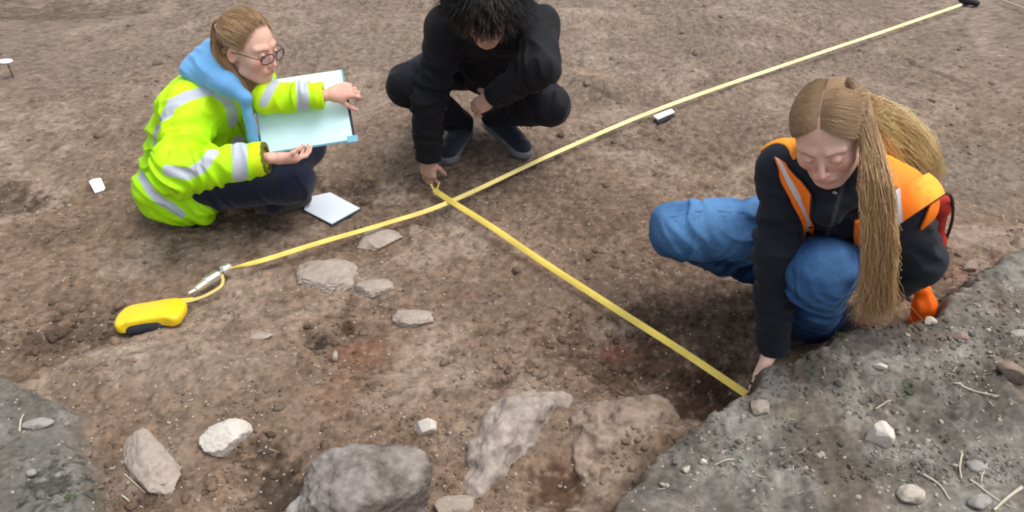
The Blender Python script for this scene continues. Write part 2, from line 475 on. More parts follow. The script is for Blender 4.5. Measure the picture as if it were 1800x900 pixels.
patch(10,350,.22,.12,0,(.075,.052,.040),.75)
patch(60,15,.8,.2,.1,(.11,.085,.068),.6)
patch(1010,30,.30,.12,0,(.40,.33,.28),.7)
patch(1045,130,.14,.06,-.5,(.38,.29,.22),.7)
patch(720,560,.06,.05,0,(.36,.29,.25),.6)
patch(1720,300,.5,.3,0,(.25,.225,.20),.5)
patch(420,700,.35,.12,0,(.24,.185,.145),.5)
patch(1670,480,.10,.05,.7,(.20,.115,.085),.6)
# grey topsoil
Gc = np.zeros_like(C); Gc[:] = (.198, .184, .168)
Gc = mixc(Gc, (.245, .235, .215), sstep(0, .5, nn2+.4*n1))
Gc = mixc(Gc, (.115, .108, .094), sstep(.05, .6, n3*.6-nn2*.8))
Gc = mixc(Gc, (.165, .130, .100), sstep(.0, .6, fb2(X, Y, 3.3, 211, 3))*.6)
mgreen = sstep(.35, .8, fb2(X, Y, 5, 201, 2)+.3*n3); Gc = mixc(Gc, (.10, .115, .062), mgreen*.3)
Gc = mixc(Gc, (.165, .165, .152), sstep(.2, -.2, X)*.55)
edge_dark = sstep(.06, .0, np.abs(np.minimum(dr, 9)+.02))*(dr < .05)
C = C*(1-grey[..., None])+Gc*grey[..., None]
C = mixc(C, (.065, .052, .040), sstep(.045, .02, np.abs(dr+wob-.035))*.35)     # darker line along the cut face
C = mixc(C, (.05, .055, .045), sstep(.05, .0, np.hypot(X-G0(110, 880)[0], Y-G0(110, 880)[1])-.03+.05*n3)*.7)
C *= (1+.34*n3+.20*nn2+.22*n2(X, Y, 90, 131))[..., None]
C = mixc(C, (.33, .27, .235), sstep(.35, .8, fb2(X, Y, 42, 151, 2, .6))*.5*(1-grey))
C = mixc(C, (.085, .06, .048), sstep(.4, .85, fb2(X, Y, 30, 161, 3, .6))*.55*(1-.6*grey))
C *= V(.89, .84, .765)*(1-grey[..., None])+V(.84, .81, .775)*grey[..., None]
C = np.clip(C, .02, .6)
for pts, wd in (([(1120,230),(1230,278),(1320,318)], .012), ([(40,300),(110,250),(185,215)], .015), ([(1195,300),(1290,355)], .009), ([(1000,150),(1080,172),(1180,190)], .012), ([(60,180),(180,150)], .010), ([(640,370),(760,395)], .010), ([(1560,90),(1700,150)], .014)):
    q = np.array([G0(a, b) for a, b in pts]); dd = np.full(X.shape, 9.0)
    for a, b in zip(q[:-1], q[1:]):
        e = b-a; t = np.clip(((X-a[0])*e[0]+(Y-a[1])*e[1])/(e@e), 0, 1); dd = np.minimum(dd, np.hypot(X-a[0]-t*e[0], Y-a[1]-t*e[1]))
    dd = dd+.012*n2(X, Y, 20, 141); k = np.exp(-(dd/wd)**2)*sstep(-.3, .3, n2(X, Y, 8, 142)+.15)
    Z -= .009*k; C = mixc(C, (.085, .06, .047), k*.5)
nX, nY = X.shape
idx = np.arange(nX*nY).reshape(nX, nY)
F = np.stack([idx[:-1, :-1], idx[1:, :-1], idx[1:, 1:], idx[:-1, 1:]], -1).reshape(-1, 4)

def soil_mat(name):
    m = mat(name, rough=.96, attr=True, var=.20, vscale=55, bump=.6, bscale=260, bdist=.003, bump2=.35, b2scale=75, spec=.12)
    t = m.node_tree; L = t.links.new; b = t.nodes['Principled BSDF']
    # pale grit sprinkled through the soil
    tc = t.nodes.new('ShaderNodeTexCoord'); v = t.nodes.new('ShaderNodeTexVoronoi'); v.inputs['Scale'].default_value = 95
    L(tc.outputs['Object'], v.inputs['Vector'])
    r = t.nodes.new('ShaderNodeMapRange'); r.inputs[1].default_value = .34; r.inputs[2].default_value = .22
    L(v.outputs['Distance'], r.inputs[0])
    sep = t.nodes.new('ShaderNodeSeparateColor'); L(v.outputs['Color'], sep.inputs[0])
    g = t.nodes.new('ShaderNodeMath'); g.operation = 'GREATER_THAN'; g.inputs[1].default_value = .95; L(sep.outputs[0], g.inputs[0])
    mu = t.nodes.new('ShaderNodeMath'); mu.operation = 'MULTIPLY'; L(r.outputs[0], mu.inputs[0]); L(g.outputs[0], mu.inputs[1])
    mx = t.nodes.new('ShaderNodeMix'); mx.data_type = 'RGBA'; mx.inputs[7].default_value = (.42, .37, .31, 1)
    old = b.inputs['Base Color'].links[0].from_socket
    L(mu.outputs[0], mx.inputs[0]); L(old, mx.inputs[6]); L(mx.outputs[2], b.inputs['Base Color'])
    return m
M_SOIL = soil_mat('soil')
def ground_col(x, y):
    return C[np.clip(np.searchsorted(gx, x), 0, nX-1), np.clip(np.searchsorted(gy, y), 0, nY-1)]
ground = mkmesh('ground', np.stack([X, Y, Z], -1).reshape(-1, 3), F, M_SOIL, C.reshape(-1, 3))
tag(ground, kind='structure')

# ------------------------------------------------------------------ stones
def ico(sub):
    import bmesh
    bm = bmesh.new(); bmesh.ops.create_icosphere(bm, subdivisions=sub, radius=1)
    v = np.array([x.co[:] for x in bm.verts]); f = np.array([[q.index for q in p.verts] for p in bm.faces]); bm.free()
    return v, f
ICO = {k: ico(k) for k in (1, 2, 3, 4, 5, 6)}
def rock_verts(sub, r, seed, ang=.5, nf=1.3, fine=.03, cuts=7):
    rg = np.random.default_rng(seed); v, f = ICO[sub]; v = v.copy()
    v *= (1+.22*pnoise(v*nf+seed*3.1, seed))[:, None]
    for _ in range(cuts):
        n = nrm(rg.normal(size=3)); o = 1-ang*rg.uniform(.35, 1.0); e = np.maximum(v@n-o, 0); v -= (e*.92)[:, None]*n
    if sub >= 3: v += v*(fine*pnoise(v*6+seed, seed+1)+fine*.6*pnoise(v*15+seed, seed+2))[:, None]
    return v*np.asarray(r), f
def mat_stone(name, c, var=.22, stain=((.16, .12, .095), 14, .52)): return mat(name, c, .9, var=var, vscale=28, stain=stain, bump=.5, bscale=130, bdist=.003, bump2=.3, b2scale=30, spec=.2)
M_ST = {'pale': mat_stone('pale_stone', (.47, .41, .34)), 'grey': mat_stone('grey_stone', (.25, .218, .195), .35, ((.105, .085, .073), 6, .44)), 'tan': mat_stone('tan_stone', (.36, .30, .24)),
        'brown': mat_stone('brown_stone', (.27, .205, .165)), 'white': mat_stone('white_stone', (.60, .55, .48), .12, ((.40, .33, .27), 20, .56)),
        'buried': mat_stone('dusty_stone', (.33, .265, .22)), 'slab': mat_stone('dusty_slab', (.37, .305, .255), .2, ((.24, .185, .15), 12, .55)), 'ridge': mat_stone('weathered_rock', (.355, .295, .25), .35, ((.18, .155, .125), 11, .52)), 'greyp': mat_stone('light_grey_stone', (.32, .305, .275))}
def rotz(a): return np.array([[cos(a), -sin(a), 0], [sin(a), cos(a), 0], [0, 0, 1]])
def rotx(a): return np.array([[1, 0, 0], [0, cos(a), -sin(a)], [0, sin(a), cos(a)]])
def roty(a): return np.array([[cos(a), 0, sin(a)], [0, 1, 0], [-sin(a), 0, cos(a)]])
def stone(px, py, r, tone, label, seed, yaw=0, tilt=0, sink=.4, ang=.5, sub=5, name='stone', cuts=7, fine=.03, cat='stone'):
    v, f = rock_verts(sub, r, seed, ang, fine=fine, cuts=cuts)
    v = v@(rotz(yaw)@rotx(tilt)).T
    o = mkmesh(name, v, f, M_ST[tone]); p = hit(px, py)
    zt = float(H(p[0], p[1], False)); hgt = v[:, 2].max()
    o.location = (p[0], p[1], zt+hgt*(1-2*sink))
    return tag(o, label, cat)
stone(652, 884, (.158,.130,.115), 'grey', 'big rounded grey boulder at the bottom of the picture', 3, .2, 0, .33, .28, 6, 'boulder', 6, .06, 'boulder')
stone(547, 912, (.062,.05,.055), 'greyp', 'small round grey boulder leaning against the big boulder', 5, .4, 0, .35, .3, 5, 'boulder', 4, cat='boulder')
def ridge():
    B = [W(975, 735, z=-.01), W(915, 760, z=-.01), W(880, 810, z=-.02), W(845, 872, z=-.03)]
    q = SDF(); q.cone(B[0], B[1], .075, .095, k=.05); q.cone(B[1], B[2], .095, .075, k=.05); q.cone(B[2], B[3], .075, .05, k=.05); q.plane(V(0, 0, .072), V(.10, -.15, 1), k=.03); q.plane(B[1]+V(.07, -.02, 0), V(.75, -.6, .3), k=.02)
    q.disp = lambda P: .022*pnoise(P*7, 7)+.012*pnoise(P*22, 8)-.010*np.abs(pnoise(P*16, 18))+.004*pnoise(P*75, 9)
    v, f = q.mesh(.0042); o = mkmesh('rock', v, f, M_ST['ridge']); tag(o, 'long pale rock ridge slanting beside the big boulder', 'rock'); recentre(o, B[1])
ridge()
def rubble():
    q = SDF(); A = W(1040, 770, z=-.035); B = W(1100, 770, z=-.03); D_ = W(1150, 745, z=-.035); q.cone(A, B, .075, .09, k=.05); q.cone(B, D_, .09, .07, k=.05); q.cone(A, W(1035, 830, z=-.04), .07, .06, k=.04)
    q.disp = lambda P: .020*pnoise(P*8, 37)+.014*pnoise(P*20, 38)-.012*np.abs(pnoise(P*28, 48))+.005*pnoise(P*70, 39)
    v, f = q.mesh(.0045); o = mkmesh('rock', v, f, mat_stone('earthy_rock', (.30, .225, .17), .35, ((.15, .105, .078), 16, .50))); tag(o, 'low crumbly earth brown rock between the pale ridge and the grey ledge', 'rock'); recentre(o, B)
rubble()
stone(268, 815, (.125,.055,.032), 'slab', 'long flat grey stone half sunk between the grey mound and the blocky stone', 21, -.85, 0, .40, .30, 5, fine=.07)
stone(402, 778, (.070,.050,.045), 'white', 'pale blocky broken stone with sharp corners in the foreground', 24, .3, .1, .34, .5, 5, cuts=8, fine=.07)
stone(750, 755, (.036,.03,.032), 'white', 'small pale cream stone just above the big boulder', 27, .5, 0, .3, .7, 4)
stone(665, 424, (.085,.066,.026), 'slab', 'flat tan stone close below the long yellow tape', 31, .1, 0, .36, .42, 5, fine=.06)
stone(576, 486, (.120,.085,.026), 'slab', 'broad flat stone half buried, left of the smaller flat stone', 36, .05, 0, .42, .30, 5, fine=.08)
stone(660, 508, (.065,.045,.022), 'slab', 'small flat dusty stone right of the broad half buried stone', 38, .1, 0, .44, .30, 5, fine=.08)
stone(456, 594, (.048,.022,.010), 'tan', 'thin sliver of tan stone in the bare raised soil', 41, .1, 0, .4, .6, 4)
stone(588, 628, (.012,.024,.012), 'tan', 'little upright pale stone beside the small dark hole', 43, .3, 0, .3, .5, 4)
stone(726, 562, (.065,.05,.02), 'slab', 'crumbly pale patch of stone under the tape crossing', 46, .1, 0, .44, .30, 5, fine=.09)
stone(796, 893, (.055,.035,.03), 'tan', 'tan stone at the bottom edge right of the big boulder', 48, .2, 0, .4, .5, 5)
stone(1027, 731, (.014,.010,.009), 'pale', 'small pale stone by the humped tan rock', 50, .2, 0, .3, .5, 3)
stone(1336, 720, (.031,.027,.014), 'tan', 'smooth tan stone on the grey soil next to the tape end', 52, .4, 0, .3, .45, 5)
stone(1543, 776, (.033,.030,.042), 'white', 'white angular stone standing on the grey soil', 58, .3, .15, .22, .6, 5, cuts=8)
stone(1599, 873, (.033,.023,.017), 'pale', 'smooth oval cream pebble at the bottom right', 57, .15, 0, .25, .1, 5, cuts=2, fine=.01)
stone(1684, 592, (.050,.026,.022), 'brown', 'long reddish brown stone on the ledge behind the orange vest', 60, -.6, .1, .25, .7, 5, cuts=9)
stone(1780, 662, (.046,.034,.030), 'brown', 'chunky reddish brown stone at the right edge', 63, -.2, 0, .25, .7, 5, cuts=9)
stone(1549, 648, (.026,.016,.010), 'white', 'flat white stone chip above the white angular stone', 66, .3, 0, .3, .8, 4, cuts=9)
stone(1715, 823, (.024,.018,.012), 'greyp', 'round grey pebble among the straw stalks', 68, 0, 0, .3, .2, 4, cuts=2)
stone(1722, 884, (.028,.018,.012), 'greyp', 'flattish grey pebble at the lower right beside thick straw', 69, .3, 0, .35, .2, 4, cuts=2)
stone(70, 748, (.038,.018,.012), 'greyp', 'long oval grey pebble on the grey soil at the left', 71, .1, 0, .25, .15, 4, cuts=2)
stone(56, 833, (.013,.010,.008), 'greyp', 'small grey pebble below the long oval pebble', 72, .1, 0, .3, .2, 3, cuts=2)
stone(1633, 566, (.022,.014,.012), 'pale', 'pale stone at the rim of the grey ledge under the orange vest', 73, .1, 0, .3, .6, 4)
stone(1237, 812, (.012,.010,.009), 'white', 'small white stone near the lower edge of the ledge', 75, .1, 0, .3, .6, 3)
stone(1207, 827, (.011,.011,.009), 'pale', 'small cream stone left of the small white stone', 76, .1, 0, .3, .5, 3)
stone(1705, 472, (.045,.02,.018), 'brown', 'reddish stone poking from the cut edge of the ledge', 77, .7, 0, .4, .6, 4)
stone(1790, 588, (.03,.014,.010), 'greyp', 'flat pale stone at the right edge above the chunky stone', 79, .2, 0, .35, .6, 4)

# small pebbles: single objects that share a few meshes
pm = []
for i in range(6):
    v, f = rock_verts(2, (1, .78, .55), 300+i, .45); pm.append((v, f))
def scatter(n, zone, tone, lo, hi, label, group, name, seed):
    rg = np.random.default_rng(seed); protos = []
    for v, f in pm:
        me = mkmesh(name, v, f, M_ST[tone]); protos.append(me.data); bpy.data.objects.remove(me)
    k = 0
    while k < n:
        px, py = rg.uniform(0, 1800), rg.uniform(0, 900)**1.0
        if not zone(px, py): continue
        p = hit(px, py); s = lo+(hi-lo)*rg.random()**2.2
        o = bpy.data.objects.new(name, protos[rg.integers(6)]); S.collection.objects.link(o)
        o.location = (p[0], p[1], float(H(p[0], p[1]))+s*.15); o.scale = (s, s, s); o.rotation_euler = (rg.normal()*.2, rg.normal()*.2, rg.uniform(0, 6.3))
        tag(o, label, 'pebble', group); k += 1
def in_ledge(px, py): p = W(px, py, z=LEDGE); return float(sdpoly(p[0], p[1], POLY_R)) < -.03
def in_left(px, py): p = W(px, py, z=.06); return float(sdpoly(p[0], p[1], POLY_L)) < -.03
def in_floor(px, py): return not in_ledge(px, py) and not in_left(px, py) and float(sdpoly(*W(px, py, z=0)[:2], POLY_R)) > .06
scatter(85, in_ledge, 'pale', .003, .0105, 'small pale pebble lying loose on the grey ledge soil', 'pebbles on the grey ledge', 'pebble', 1)
scatter(110, lambda a, b: in_floor(a, b) and b > 380, 'tan', .003, .009, 'small tan pebble lying on the dug brown soil', 'pebbles on the brown soil in front of the tape', 'pebble', 2)
scatter(60, lambda a, b: in_floor(a, b) and b < 380, 'tan', .004, .013, 'small tan pebble lying on the brown soil further back', 'pebbles on the brown soil behind', 'pebble', 3)

# crumbs of soil, past counting: one object
def clods(n, seed):
    rg = np.random.default_rng(seed); v0, f0 = ICO[1]
    px = rg.uniform(-60, 1860, n*2); py = 900*rg.random(n*2)**.62+10
    d = np.stack([(px-900)/FPX, cos(PITCH)+(450-py)/FPX*sin(PITCH), -sin(PITCH)+(450-py)/FPX*cos(PITCH)], 1)
    t = -CAMH/d[:, 2]; P = V(0, 0, CAMH)+t[:, None]*d; x, y = P[:, 0], P[:, 1]
    k = (fb2(x, y, 4.5, 300, 2)+rg.normal(size=n*2)*.25) > .02
    x, y = x[k][:n], y[k][:n]; m = len(x)
    gm = np.maximum(sstep(.0, -.02, sdpoly(x, y, POLY_R)), sstep(0, -.02, sdpoly(x, y, POLY_L)))[:, None]
    s = .0012+.0060*rg.random(m)**3.0
    z = H(x, y)+s*.12
    Vv = v0[None]*(1+rg.normal(size=(m, len(v0), 1))*.16)*(s[:, None, None]*np.stack([np.ones(m), rg.uniform(.6, 1, m), rg.uniform(.5, .9, m)], 1)[:, None, :])
    a = rg.uniform(0, 6.28, m); ca, sa = np.cos(a)[:, None], np.sin(a)[:, None]
    Vv = np.stack([Vv[..., 0]*ca-Vv[..., 1]*sa, Vv[..., 0]*sa+Vv[..., 1]*ca, Vv[..., 2]], -1)+np.stack([x, y, z], 1)[:, None]
    Fv = (f0[None]+np.arange(m)[:, None, None]*len(v0)).reshape(-1, 3)
    col = ground_col(x, y)*(.98+rg.normal(size=(m, 1))*.16); pale = rg.random(m) < .06; col[pale] = V(.36, .31, .26)*rg.uniform(.7, 1.2, (pale.sum(), 1))
    return Vv.reshape(-1, 3), Fv, np.repeat(np.clip(col, .02, .6), len(v0), 0)
def lumps(spec, seed):
    rg = np.random.default_rng(seed); out = []
    for cx, cy, sx, sy, n, hi in spec:
        for _ in range(int(n*.6)):
            px, py = cx+rg.normal()*sx, cy+rg.normal()*sy
            if not (-40 < px < 1840 and -20 < py < 930): continue
            p = hit(px, py); s = .005+hi*rg.random()**2; v, f = ICO[2]
            if in_ledge(px, py) and rg.random() < .6: continue
            v = v*(1+.55*pnoise(v*1.8+rg.uniform(0, 90), 3)+.25*pnoise(v*5+rg.uniform(0, 90), 4))[:, None]*V(1, rg.uniform(.6, 1), rg.uniform(.45, .8))*s
            v = v@rotz(rg.uniform(0, 6.3)).T+V(p[0], p[1], float(H(p[0], p[1]))+s*.10); c = ground_col(p[:1], p[1:2])[0]*rg.uniform(.8, 1.08); out.append((v, f, c))
    return join(out)
v, f, c = clods(17000, 9)
v2, f2, c2 = lumps([(90,590,90,35,90,.016),(330,870,120,30,40,.012),(1000,620,110,40,60,.013),(1150,760,60,50,60,.014),(860,640,80,30,40,.012),(1640,590,60,20,30,.014),(1430,650,60,30,40,.010),
    (560,600,40,25,25,.010),(700,380,120,20,30,.012),(1650,120,160,60,60,.018),(900,450,400,60,50,.010),(120,120,150,80,60,.020),(1100,120,200,80,60,.018),(1500,700,200,120,80,.008),(60,800,60,60,30,.008),(480,780,60,60,40,.010),(1690,470,40,25,25,.016)], 19)
v = np.vstack([v, v2]); f = np.vstack([f, f2+len(v)-len(v2)]); c = np.vstack([c, c2])
M_CL = mat('soil_crumbs', rough=.97, attr=True, bump=.5, bscale=400, bdist=.002, spec=.1)
tag(mkmesh('soil_crumbs', v, f, M_CL, c, smooth=True), 'loose crumbs of earth and grit strewn over the soil', 'soil crumbs', kind='stuff')
# ------------------------------------------------------------------ people: shared anatomy
def head_sdf(c, M, s=1.0, looking=.35):
    """head in its own frame: x right-hand side of the person, y forward (face), z up; origin mid head"""
    L = SDF()
    L.ell((0, -.014, .030), (.0745, .094, .084), k=.02)
    L.ell((0, .022, -.022), (.061, .064, .080), k=.03)
    L.ell((0, .044, -.070), (.044, .040, .036), k=.025)
    L.ball((0, .074, -.096), .0135, k=.02)
    for x in (-1, 1):
        L.ball((x*.040, .056, -.026), .023, k=.02)
        L.cone((x*.052, .012, -.072), (x*.020, .064, -.096), .013, .012, k=.022)
        L.cone((x*.016, .080, .026), (x*.044, .066, .024), .009, .009, k=.016)
        L.ell((x*.0755, -.010, -.012), (.0075, .019, .031), rotx(-.15)@rotz(x*.25), k=.006)
        L.ell((x*.080, -.008, -.010), (.004, .010, .018), rotx(-.15)@rotz(x*.25), k=.004, op='s')
    for x in (-1, 1): L.ell((x*.031, .103, .004), (.018, .016, .0125), k=.012, op='s')
    L.cone((0, .083, .012), (0, .104, -.028), .0065, .0088, k=.010)
    L.ball((0, .106, -.031), .0078, k=.006)
    for x in (-1, 1):
        L.ball((x*.0105, .096, -.034), .0064, k=.006)
        L.ball((x*.006, .105, -.0405), .0032, k=.003, op='s')
        L.ball((x*.031, .0775, .003), .0128, k=.004)
    L.ell((0, .084, -.060), (.028, .012, .016), k=.012)
    L.ell((0, .0935, -.0575), (.0205, .0060, .0038), k=.004)
    L.ell((0, .0925, -.0655), (.0175, .0066, .0046), k=.004)
    L.ell((0, .101, -.0612), (.024, .006, .0010), k=.002, op='s')
    Ms = M.copy(); cc = np.asarray(c, float)
    out = SDF(); fn = lambda P: L.ev(((P-cc)@Ms)/s)*s
    out.add(fn, cc, .135*s, 'u', .012)
    return out
def head_colour(P, c, M, s, skin, lid=.75, brow=(.16, .09, .05), cheek=.5, hair=None, part=None, hl=0.0):
    q = ((P-c)@M)/s; n = len(P); col = np.tile(np.asarray(skin, float), (n, 1))
    def bl(colr, m):
        nonlocal col; col = col+(np.asarray(colr)-col)*np.clip(m, 0, 1)[:, None]
    ax = np.abs(q[:, 0]); front = q[:, 1] > .03
    red = V(skin[0]*.98, skin[1]*.62, skin[2]*.60)
    g = lambda cx, cy, cz, r: np.exp(-((ax-cx)**2+(q[:, 1]-cy)**2+(q[:, 2]-cz)**2)/(r*r))
    bl(red, cheek*g(.040, .075, -.030, .022)+cheek*1.1*g(0, .112, -.032, .014)+.5*g(.078, -.01, -.01, .02)+.3*g(0, .08, -.095, .015))
    bl(V(.58, .24, .20), .75*((np.abs(q[:, 2]+.0615) < .0105*(1-(ax/.026)**2)) & (ax < .025) & (q[:, 1] > .088)))
    # eye: white, iris, lid and lash line
    ed = np.sqrt((ax-.031)**2+(q[:, 2]-.003)**2); ball = (ed < .0125) & (q[:, 1] > .078)
    low = .003+.0085*(1-2*lid)                       # lower rim of the upper lid
    op = ball & (q[:, 2] < low) & (q[:, 2] > -.0045)
    bl(V(.62, .58, .55), op*1.0); bl(V(.10, .09, .08), (op & (np.abs(ax-.031) < .0055))*1.0)
    bl(V(.10, .05, .035), .85*((np.abs(ax-.031) < .0125) & (q[:, 1] > .078) & (np.abs(q[:, 2]-max(low, -.0055)-.0-25*(ax-.031)**2) < .0017)))
    bl(V(skin[0]*.8, skin[1]*.6, skin[2]*.6), .3*np.exp(-((ed-.014)/.004)**2)*(q[:, 1] > .07))
    zb = .0225+.10*(ax-.018)*(ax < .038)-.25*(ax-.038)*(ax >= .038)
    bl(brow, .75*np.exp(-((q[:, 2]-zb)/.0032)**4)*(ax > .012)*(ax < .050)*front)
    if hair is not None:                                 # roots of the hair on the scalp
        yl = np.interp(q[:, 2], [-.13, -.05, -.03, -.005, .02, .045, .066, .082, .12], [-.05, -.035, -.025, .012, .040, .052, .060, .050, .03])
        m = sstep(.003, -.006, q[:, 1]-yl+hl-.003*pnoise(v3(q)*60, 3))*(q[:, 2] > -.075)*((ax < .073) | (q[:, 2] > .02) | (q[:, 1] < -.03))
        bl(np.asarray(hair), m)
        if part is not None: bl(np.asarray(part), .8*m*(np.abs(q[:, 0]) < .0035)*(q[:, 1] > -.03))
    return col
def v3(q): return q
def rot_about(v, ax, a): ax = nrm(ax); return v*cos(a)+np.cross(ax, v)*sin(a)+ax*(ax@v)*(1-cos(a))
def hand(s, wrist, d, n, th, curl=(.25, .35, .25), thumb=(.5, .3), sc=1.0, spread=.06, rf=1.0, per=None, splay=.62):
    """d wrist->knuckles, n the way the palm faces, th towards the thumb"""
    d = nrm(d); n = nrm(n-(n@d)*d); th = nrm(th-(th@d)*d-(th@n)*n); w = np.asarray(wrist, float)
    h = SDF()
    Ls = [.086, .089, .084, .075]; of = [.0265, .0090, -.0085, -.0250]; fl = [(.043,.026,.021), (.047,.029,.022), (.043,.027,.021), (.034,.020,.019)]
    rr = [.0088, .0090, .0086, .0076]
    h.cone(w-d*.03*sc, w+d*.012*sc, .022*sc, .021*sc, k=.01)
    for i in range(4):
        kb = w+(d*Ls[i]+th*of[i])*sc
        h.cone(w+(d*.012+th*of[i]*.5)*sc, kb, .0145*sc, .0112*sc, k=.014)
    h.ell(w+(d*.05+n*.006)*sc, V(.042, .036, .0145)*sc, np.stack([d, th, n], 1), k=.012)
    h.cone(w+(d*.015+th*.018+n*.008)*sc, w+(d*.045+th*.030+n*.010)*sc, .014*sc, .013*sc, k=.014)
    tips = []
    for i in range(4):
        p = w+(d*Ls[i]+th*of[i])*sc; dd = rot_about(d, n, 0)+th*spread*(1.3-i*.85); dd = nrm(dd)
        cu = per[i] if per else curl; r = rr[i]*sc*rf; ax = np.cross(dd, n)
        for j in range(3):
            dd = rot_about(dd, ax, cu[j]); q = p+dd*fl[i][j]*sc
            h.cone(p, q, r*(1-.08*j), r*(.92-.08*j), k=.0035 if j else .007); p = q
        tips.append(p)
    p = w+(d*.038+th*.032+n*.008)*sc; dd = nrm(d*.62+th*splay+n*thumb[0])
    for j, (l, r) in enumerate(((.034, .0115), (.030, .0100), (.024, .0090))):
        q = p+dd*l*sc; h.cone(p, q, r*sc, r*.9*sc, k=.006); p = q; dd = nrm(dd+(d*.3+n*.5-th*.35)*thumb[1])
    tips.append(p)
    s.sub(h, w+d*.07*sc, .15*sc, 'u', .008)
    return tips
def torso_frame(J):
    up = nrm(J['sh']-J['hip']); r = nrm(J['shR']-J['shL']); f = nrm(np.cross(up, r)); r = np.cross(f, up); return np.stack([r, f, up], 1)
def add_torso(s, J, e=0.0, chest=.105, hipw=1.0, k=.05, belly=0.0):
    M = torso_frame(J); up = M[:, 2]; f = M[:, 1]
    ph = nrm(J['hipR']-J['hipL'])
    s.cone(J['shL'], J['shR'], .058+e, k=k)
    mid = J['sh']*.62+J['hip']*.38; bulge = J.get('bend', V(0, 0, 0))
    s.ell(J['sh']*.72+J['hip']*.28+bulge*.6, (.150+e, chest+e, .165+e), M, k=k)
    s.ell(J['sh']*.35+J['hip']*.65+bulge+f*belly, (.135+e, .100+e, .15+e), M, k=k)
    s.cone(J['hipL'], J['hipR'], (.105+e)*hipw, k=k)
    s.cone(J['sh'], J['neck'], .062+e*.6, .052+e*.4, k=.03)
    return M
def arm(s, J, side, e=(0, 0, 0), k=.03, stop=None):
    a, b, c = J['sh'+side], J['el'+side], J['wr'+side]
    s.cone(a, b, .050+e[0], .041+e[1], k=k); s.cone(b, c, .040+e[1], .026+e[2], k=.02)
def leg(s, J, side, e=(0, 0, 0), k=.04):
    a, b, c = J['hip'+side], J['kn'+side], J['an'+side]
    s.cone(a, b, .086+e[0], .056+e[1], k=k); s.cone(b, c, .052+e[1], .034+e[2], k=.025)
    m = b*.68+c*.32; back = nrm((a-b)-((a-b)@nrm(c-b))*nrm(c-b)); s.ball(m+back*.012, .052+e[1]*.8, k=.03)
def foot(s, an, toe, r=.024, k=.02):
    toe = np.asarray(toe)+nrm(np.asarray(an)-toe)*.045
    d = nrm(V(toe[0]-an[0], toe[1]-an[1], 0)); heel = V(an[0], an[1], toe[2])-d*.045
    s.cone(an, heel+V(0, 0, .0), r, r*.85, k=k); s.cone(an, toe-d*.06+V(0, 0, .012), r, r*.95, k=k); s.cone(heel, toe, r*.8, r*.8, k=k)
def shoe(name, an, toe, heel, up, m_up, m_sole, col, solecol, parent, w=.045):
    """upper and sole of a trainer lying along heel -> toe"""
    an, toe, heel = map(lambda a: np.asarray(a, float), (an, toe, heel)); d = nrm(toe-heel); up = nrm(up-(up@d)*d); r = np.cross(d, up); M = np.stack([r, d, up], 1)
    Ln = np.linalg.norm(toe-heel)
    s = SDF(); s.cone(heel+d*.035+up*.035, toe-d*.045+up*.028, .038, .037, k=.02); s.cone(heel+d*.05+up*.06, toe-d*.10+up*.042, .036, .034, k=.02)
    s.cone(heel+d*.055+up*.05, an, .037, .040, k=.02); s.cone(an, an, .03, .03, k=.02)
    s.plane(heel+up*.014, -up, k=.004)
    v, f = s.mesh(.004); q = (v-heel)@M
    lace = (np.abs(q[:, 0]) < .018) & (q[:, 1] > Ln*.42) & (q[:, 1] < Ln*.72) & (np.sin(q[:, 1]*420) > .2) & (q[:, 2] > .045)
    cc = np.tile(np.asarray(col, float), (len(v), 1)); cc[lace] = np.asarray(col)*2.2+.02
    up_o = mkmesh('shoe', v, f, m_up, cc, parent=parent)
    t = SDF(); t.cone(heel+d*.036+up*.006, heel+d*.40*Ln+up*.006, .036, .033, k=.01); t.cone(heel+d*.40*Ln+up*.006, toe-d*.05+up*.006, .033, .043, k=.01)
    t.cone(toe-d*.05+up*.006, toe-d*.038+up*.008, .043, .036, k=.01)
    t.plane(heel+up*.022, up, k=.003); t.plane(heel-up*.008, -up, k=.003)
    v, f = t.mesh(.0035); mkmesh('sole', v, f, m_sole, np.tile(np.asarray(solecol, float), (len(v), 1)), parent=up_o)
    return up_o
M_SKIN = mat('skin', rough=.55, attr=True, var=.06, vscale=120, bump=.15, bscale=500, bdist=.001, spec=.35, sss=.12)
def mat_cloth(name, rough=.85, bump=.35, bscale=900, var=.08, sheen=.15, spec=.2, b2=.25, b2s=60, vscale=30):
    return mat(name, rough=rough, attr=True, var=var, vscale=vscale, bump=bump, bscale=bscale, bdist=.001, sheen=sheen, spec=spec, bump2=b2, b2scale=b2s)
M_HIVIS = mat_cloth('hi_vis_fabric', .6, sheen=0, var=.05)
M_COTTON = mat_cloth('cotton', .9)
M_BLACK = mat_cloth('black_fabric', .7, sheen=.05, var=.15)
M_DENIM = mat_cloth('denim', .85, bscale=1400, var=.14, vscale=90, sheen=0)
M_SHOE = mat_cloth('shoe_fabric', .7)
M_SOLE = mat('shoe_sole', rough=.7, attr=True)
M_HAIR = mat('hair', rough=.42, attr=True, spec=.45)
def scalp_cap(c, M, s, h=.003, grow=.007, hair_line=.0, front=.075):
    """thin cap of hair under the strands"""
    L = SDF(); L.ell((0, -.016, .031), (.0745+grow, .094+grow, .084+grow), k=.01)
    L.ell((0, -.040, -.030), (.062+grow, .062+grow, .060), k=.03)
    # leave the face and ears free
    L.plane((0, .050, .060), (0, .78, -.62), k=.015)
    L.plane((0, -.012, -.045), (0, .95, -.25), k=.015) if False else None
    L.box((0, .09, -.06), (.2, .085, .105), rd=.02, k=.01, op='s')
    out = SDF(); cc = np.asarray(c, float); out.add(lambda P: L.ev(((P-cc)@M)/s)*s, cc, .14*s, 'u', .01)
    return out.mesh(h)
